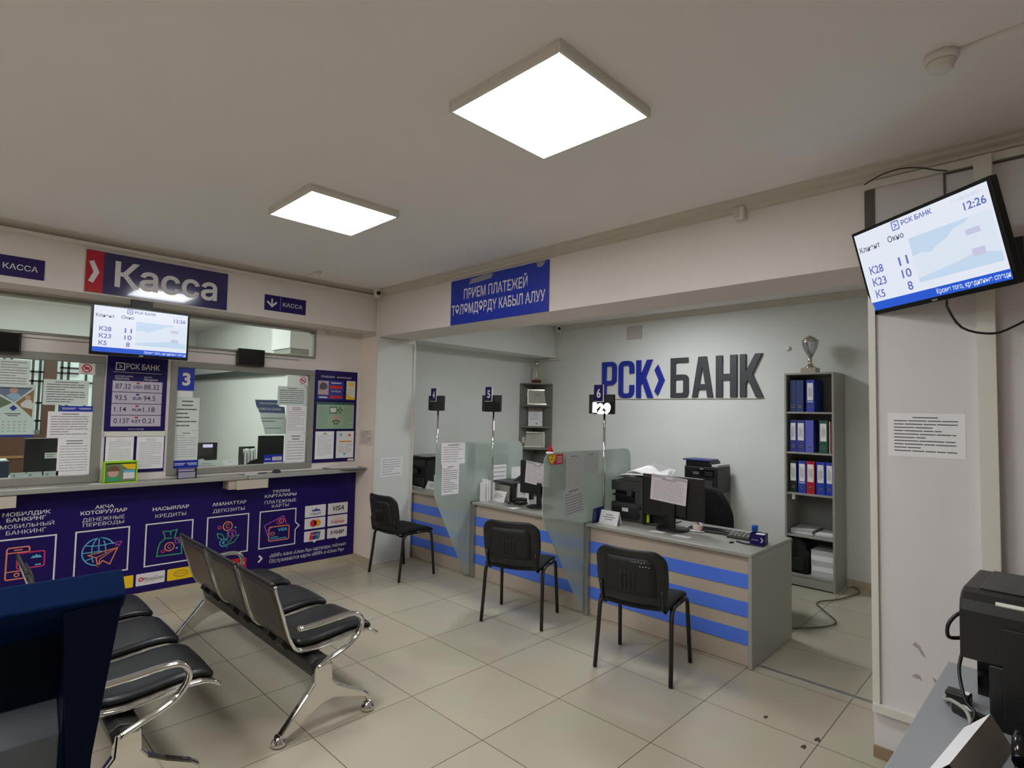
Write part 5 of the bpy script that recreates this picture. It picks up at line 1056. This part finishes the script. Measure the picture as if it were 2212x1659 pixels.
for r_, (z, a, b2) in enumerate(((.745, -.035, -.125), (.722, -.08, -.145))):
    u = a
    while u > b2: marks.tube([(-.313+.055*(u/.235)**2-.045*(z-.72)/.27, u, z+rnd.uniform(-.004, .004)), (-.313+.055*((u-.01)/.235)**2-.045*(z-.72)/.27, u-.010, z+rnd.uniform(-.004, .004))], .0016, SCR, 5); u -= .018
c2 = dup(c1, (3.366, 3.156, 0), math.radians(23.5), 'black visitor chair turned slightly, before the middle desk')
c3 = dup(c1, (3.36, 4.815, 0), math.radians(2), 'black visitor chair by the pilaster, before the far desk')
part('scrawl', marks, [c for c in c1.children if c.name.startswith('backrest')][0])
c1.location = (3.34, 2.01, 0); c1.rotation_euler = (0, 0, math.radians(11.6)); ROOTM[c1] = Matrix.Translation((3.34, 2.01, 0)) @ Matrix.Rotation(math.radians(11.6), 4, 'Z')

# ------------------------------------------------------------------ three-seat waiting benches (sitters face +x), near end at y = 0
def make_bench(label):
    t = thing('waiting_bench', label, 'bench', (0, 0, 0), group='three-seat waiting benches')
    LEN = 1.70
    part('beam', MB().prism([(-.065, .345), (-.03, .365), (.05, .345), (.055, .27), (.02, .255), (-.04, .262)], 'y', .0, LEN, BLACK), t, .006)
    for y in (0., LEN):
        q = MB()   # spread foot: rear and front arm in one casting, with webbed middle
        q.prism([(-.045, .335), (.045, .335), (.05, .25), (.075, .215), (.14, .175), (.24, .125), (.27, .10), (.285, .055), (.268, .05), (.25, .085), (.13, .125), (.06, .145), (-.005, .13), (-.06, .10), (-.13, .05), (-.19, .03), (-.222, .036), (-.215, .055), (-.15, .13), (-.085, .205), (-.05, .25)], 'y', y-.022, y+.022, CHROME)
        lg = part('leg', q, t, .012)
        for x in (-.215, .277): part('foot', MB().lathe([(.022, .05), (.024, .035), (.036, .026), (.038, .012), (.032, .002)][::-1], (x, y, 0), CHROME, 18), lg)
        s_ = -1 if y == 0 else 1
        yy = y+s_*.012
        P = [(-.035, yy, .322), (.04, yy, .352), (.11, yy, .378), (.165, yy, .408), (.20, yy, .448), (.214, yy, .488), (.206, yy, .522), (.178, yy, .546), (.14, yy, .553), (.08, yy, .552), (.0, yy, .546), (-.08, yy, .543), (-.14, yy, .545)]
        part('armrest', MB().tube(sm(P, 3), .022, CHROME, 12, flat=.62, ref=(0, 1, 0)), t)
    prof = [(-.232, .752), (-.215, .69), (-.185, .60), (-.155, .50), (-.125, .43), (-.095, .398), (-.05, .385), (.02, .382), (.12, .392), (.22, .404), (.30, .402), (.345, .388), (.372, .368)]
    for k in range(3):
        a = .08+k*.528; b2 = a+.50
        back = prof[:6]; seat = prof[5:]
        bk = part('backrest', MB().sheet([[(x, a+(b2-a)*j/6, z) for j in range(7)] for x, z in back], PERF, .005), t)
        st = part('seat', MB().sheet([[(x, a+(b2-a)*j/6, z) for j in range(7)] for x, z in seat], PERF, .005), t)
        for y in (a, b2): part('edge_tube', MB().tube(sm([(x, y, z) for x, z in prof], 3), .0095, CHROME, 8), t)
        part('top_rail', MB().tube([(-.234, a+(b2-a)*j/8, .755) for j in range(9)], .011, BLACK, 8), bk)
        part('pad', MB().sheet([[(x, a+.035+(b2-a-.07)*j/8, z+.019+.008*math.sin(PI*j/8)) for j in range(9)] for x, z in ((-.09, .402), (-.05, .39), (.0, .386), (.07, .39), (.14, .398), (.22, .408), (.29, .406), (.335, .394), (.362, .374))], LEATH, .034), st, 0, 1)
        part('head_pad', MB().sheet([[(x+.006+.004*math.sin(PI*j/6), a+.06+(b2-a-.12)*j/6, z) for j in range(7)] for x, z in ((-.217, .735), (-.207, .69), (-.19, .64), (-.164, .56), (-.14, .50))], LEATH, .022), bk, 0, 1)
        part('bracket', MB().prism([(-.12, .43), (-.135, .40), (-.10, .36), (.0, .345), (.09, .35), (.10, .375), (.0, .372), (-.08, .385)], 'y', a+.13, a+.20, BLACK).prism([(-.12, .43), (-.135, .40), (-.10, .36), (.0, .345), (.09, .35), (.10, .375), (.0, .372), (-.08, .385)], 'y', b2-.20, b2-.13, BLACK), t, .005)
    return t
b1 = make_bench('black and chrome three-seat bench in the middle of the floor')
b2_ = dup(b1, (.604, 2.73, 0), 0, 'black and chrome three-seat bench half hidden behind the blue terminal')
b1.location = (1.462, 2.765, 0); ROOTM[b1] = Matrix.Translation((1.462, 2.765, 0))

# ------------------------------------------------------------------ blue terminal in the left foreground
t = thing('blue_terminal', 'dark blue terminal stand in the left foreground', 'terminal', (-.1, 2.35, 0))
KB_ = mat('terminal_blue', (1, 24, 62), .6, spec=.06, n=.06, ns=40); KN = mat('terminal_navy_shade', (6, 13, 34), .6, spec=.08, n=.06, ns=40); KG = mat('terminal_grey', (84, 90, 96), .28, .3)  # shade under the cap is put into the body's darker navy
part('cap', MB().prism([(2.20, 1.028), (2.272, 1.098), (2.29, 1.09), (2.40, .90), (2.40, .86), (2.225, .99)], 'x', -.75, .464, KB_), t, .008)
part('side_panel', MB().prism([(.302, 1.005), (.456, 1.02), (.452, .985), (.395, .54), (.372, .0), (.335, 0), (.331, .54)], 'y', 2.208, 2.226, KN), t, .003)
part('side_panel', MB().prism([(2.226, .985), (2.39, .86), (2.39, .0), (2.226, 0)], 'x', .318, .334, KN), t, .003)
part('recess_panel', MB().box(-.72, .318, 2.34, 2.36, .66, .96, KN), t); part('front_cover', MB().prism([(2.34, .70), (2.255, .62), (2.255, .02), (2.36, .02), (2.36, .70)], 'x', -.72, .318, KG), t, .004)
part('side_panel', MB().box(-.74, -.72, 2.21, 2.39, 0, .88, KN), t)

# ------------------------------------------------------------------ right foreground desk with devices
t = thing('side_desk', 'grey desk in the lower right corner under the black copier', 'desk', (2.0, -.1, 0))
part('desktop', MB().prism([(2.702, .322), (1.20, .362), (1.18, -.52), (2.68, -.56)], 'z', .722, .75, mat('desk_top_grey', (150, 153, 156), .4, n=.04, ns=60)), t, .003)
part('side_panel', MB().prism([(2.66, .28), (2.64, .28), (2.62, -.52), (2.64, -.52)], 'z', 0, .722, GREY), t); part('side_panel', MB().prism([(1.26, .32), (1.24, .32), (1.22, -.48), (1.24, -.48)], 'z', 0, .722, GREY), t)
t = thing('copier', 'tall black copier cut by the right photo edge', 'printer', (2.4, -.05, .75), math.radians(-3)); X = ROOTM[t]
q = MB(X)
q.prism([(-.20, .185), (.17, .185), (.17, .385), (-.13, .385), (-.165, .378), (-.19, .36), (-.20, .33)], 'y', -.36, .275, BLACK)
q.box(-.20, .17, -.36, .208, 0, .185, BLACK)
part('body', q, t, .006)
part('scan_lid', MB(X).prism([(-.13, .385), (.16, .385), (.16, .390), (-.13, .390)], 'y', -.36, .235, GRAPH), t, .004)
part('recess', MB(X).box(.04, .165, .208, .268, .002, .185, BLACKG), t); part('front_panel', MB(X).box(-.208, -.199, -.36, .175, .015, .30, BLACK), t, .003)
part('painted_highlight', MB(X).prism([(-.192, .357), (-.186, .365), (-.189, .369), (-.196, .361)], 'y', .045, .19, PLAST).prism([(-.192, .357), (-.186, .365), (-.189, .369), (-.196, .361)], 'y', -.2, .02, PLAST), t, label='white painted highlight')  # pale strips modelled in place of a highlight on the rounded edge
part('mode_mark', MB(X).box(-.2095, -.208, .085, .105, .20, .206, INKL).box(-.2095, -.208, .06, .078, .204, .21, INKL), t)
part('cable', MB(X).tube(sm([(-.10, .278, .30), (-.12, .30, .28), (-.13, .315, .25), (-.125, .315, .215), (-.10, .295, .21), (-.09, .272, .22)]), .006, BLACK, 6), t)
t = thing('adapter', 'two black plug adapters with white labels and cables left of the copier foot', 'adapter', (2.27, .24, .75))
part('plug', MB().prism([(2.375, .285), (2.325, .288), (2.318, .225), (2.368, .22)], 'z', .7505, .782, BLACK), t, .006)
part('plug', MB().prism([(2.275, .262), (2.245, .262), (2.195, .185), (2.23, .172)], 'z', .7505, .778, BLACK), t, .006)
part('label', MB().prism([(2.362, .245), (2.335, .248), (2.333, .228), (2.36, .225)], 'z', .7822, .7826, PAPER), t, label='white label'); part('label', MB().prism([(2.258, .235), (2.238, .238), (2.222, .212), (2.244, .206)], 'z', .7782, .7786, PAPER), t, label='white label')
part('cable', MB().tube(sm([(2.345, .285, .768), (2.30, .284, .762), (2.25, .262, .784), (2.2, .22, .784), (2.15, .205, .758), (2.1, .21, .757)]), .006, GREY, 6).tube(sm([(2.36, .245, .90), (2.33, .25, .85), (2.26, .228, .79), (2.2, .20, .784), (2.12, .21, .757)]), .005, BLACK, 6), t)
t = thing('tent_card', 'white tent card seen edge-on on the right foreground desk', 'card', (1.94, .185, .75))
part('sheet', MB().add([(1.78, .270, .751), (2.16, .223, .751), (2.133, .160, .824), (1.75, .21, .824)], [(0, 1, 2, 3)], PAPER), t); part('sheet', MB().add([(1.75, .21, .824), (2.133, .160, .824), (2.12, .112, .751), (1.735, .165, .751)], [(0, 1, 2, 3)], mat('card_reverse', (150, 140, 130), .7)), t)
t = thing('desk_telephone', 'black telephone with a white key strip in the lower right corner', 'telephone', (1.94, .05, .75))
part('body', MB().prism([(1.82, .751), (2.06, .751), (2.06, .83), (1.82, .80)], 'y', .0, .10, BLACK), t, .008); part('handset', MB().tube([(1.86, .085, .835), (1.94, .088, .855), (2.03, .085, .85)], .018, BLACKG, 8), t); part('key_strip', MB().box(1.88, 2.0, .03, .05, .818, .836, mat('key_grey', (140, 140, 136), .5)), t)
t = thing('stapler', 'blue stapler lying in front of the black telephone', 'stapler', (1.765, .1, .75))
part('body', MB().prism([(1.72, .755), (1.812, .755), (1.812, .785), (1.74, .79)], 'y', .085, .12, mat('lilac_blue_plastic', (84, 88, 176), .35)), t, .005); part('base', MB().box(1.71, 1.812, .085, .12, .7505, .756, BLACK), t)
for k, (x, y, w_, l) in enumerate(((2.87, .80, .02, 'small dark stain on a floor tile near the right column'), (3.25, .93, .022, 'dark speck on the floor before the metal threshold'), (3.13, .96, .02, 'dark speck on the floor left of the column foot'), (3.28, 1.2, .018, 'dark fleck on the floor by the end of the nearest desk'))):
    single('floor_stain', MB().prism([(x+w_*math.cos(a)*(1+.4*math.sin(3*a+k)), y+w_*.6*math.sin(a)) for a in [i*PI/6 for i in range(12)]], 'z', .0003, .0009, mat('floor_dirt', (70, 56, 44), .8)), l, 'stain')

ST = mat('wall_smudge', (176, 162, 158), .8, n=.2, ns=60)
for k, (pts, l) in enumerate((([(.53, .585), (.515, .60), (.50, .585), (.485, .555), (.478, .535), (.49, .54), (.508, .57), (.522, .575)], 'hook-shaped grey smudge low on the right column, uppermost of three'), ([(.535, .435), (.515, .452), (.50, .445), (.492, .425), (.505, .43), (.52, .428)], 'small grey smudge low on the right column, left of the pair'), ([(.455, .455), (.44, .45), (.425, .425), (.435, .42), (.448, .438)], 'slanting grey smudge low on the right column, right of the pair'))):
    single('wall_stain', MB(FX(3.3094)).prism([(-y, z) for y, z in pts], 'y', 0, .0006, ST), l, 'stain')
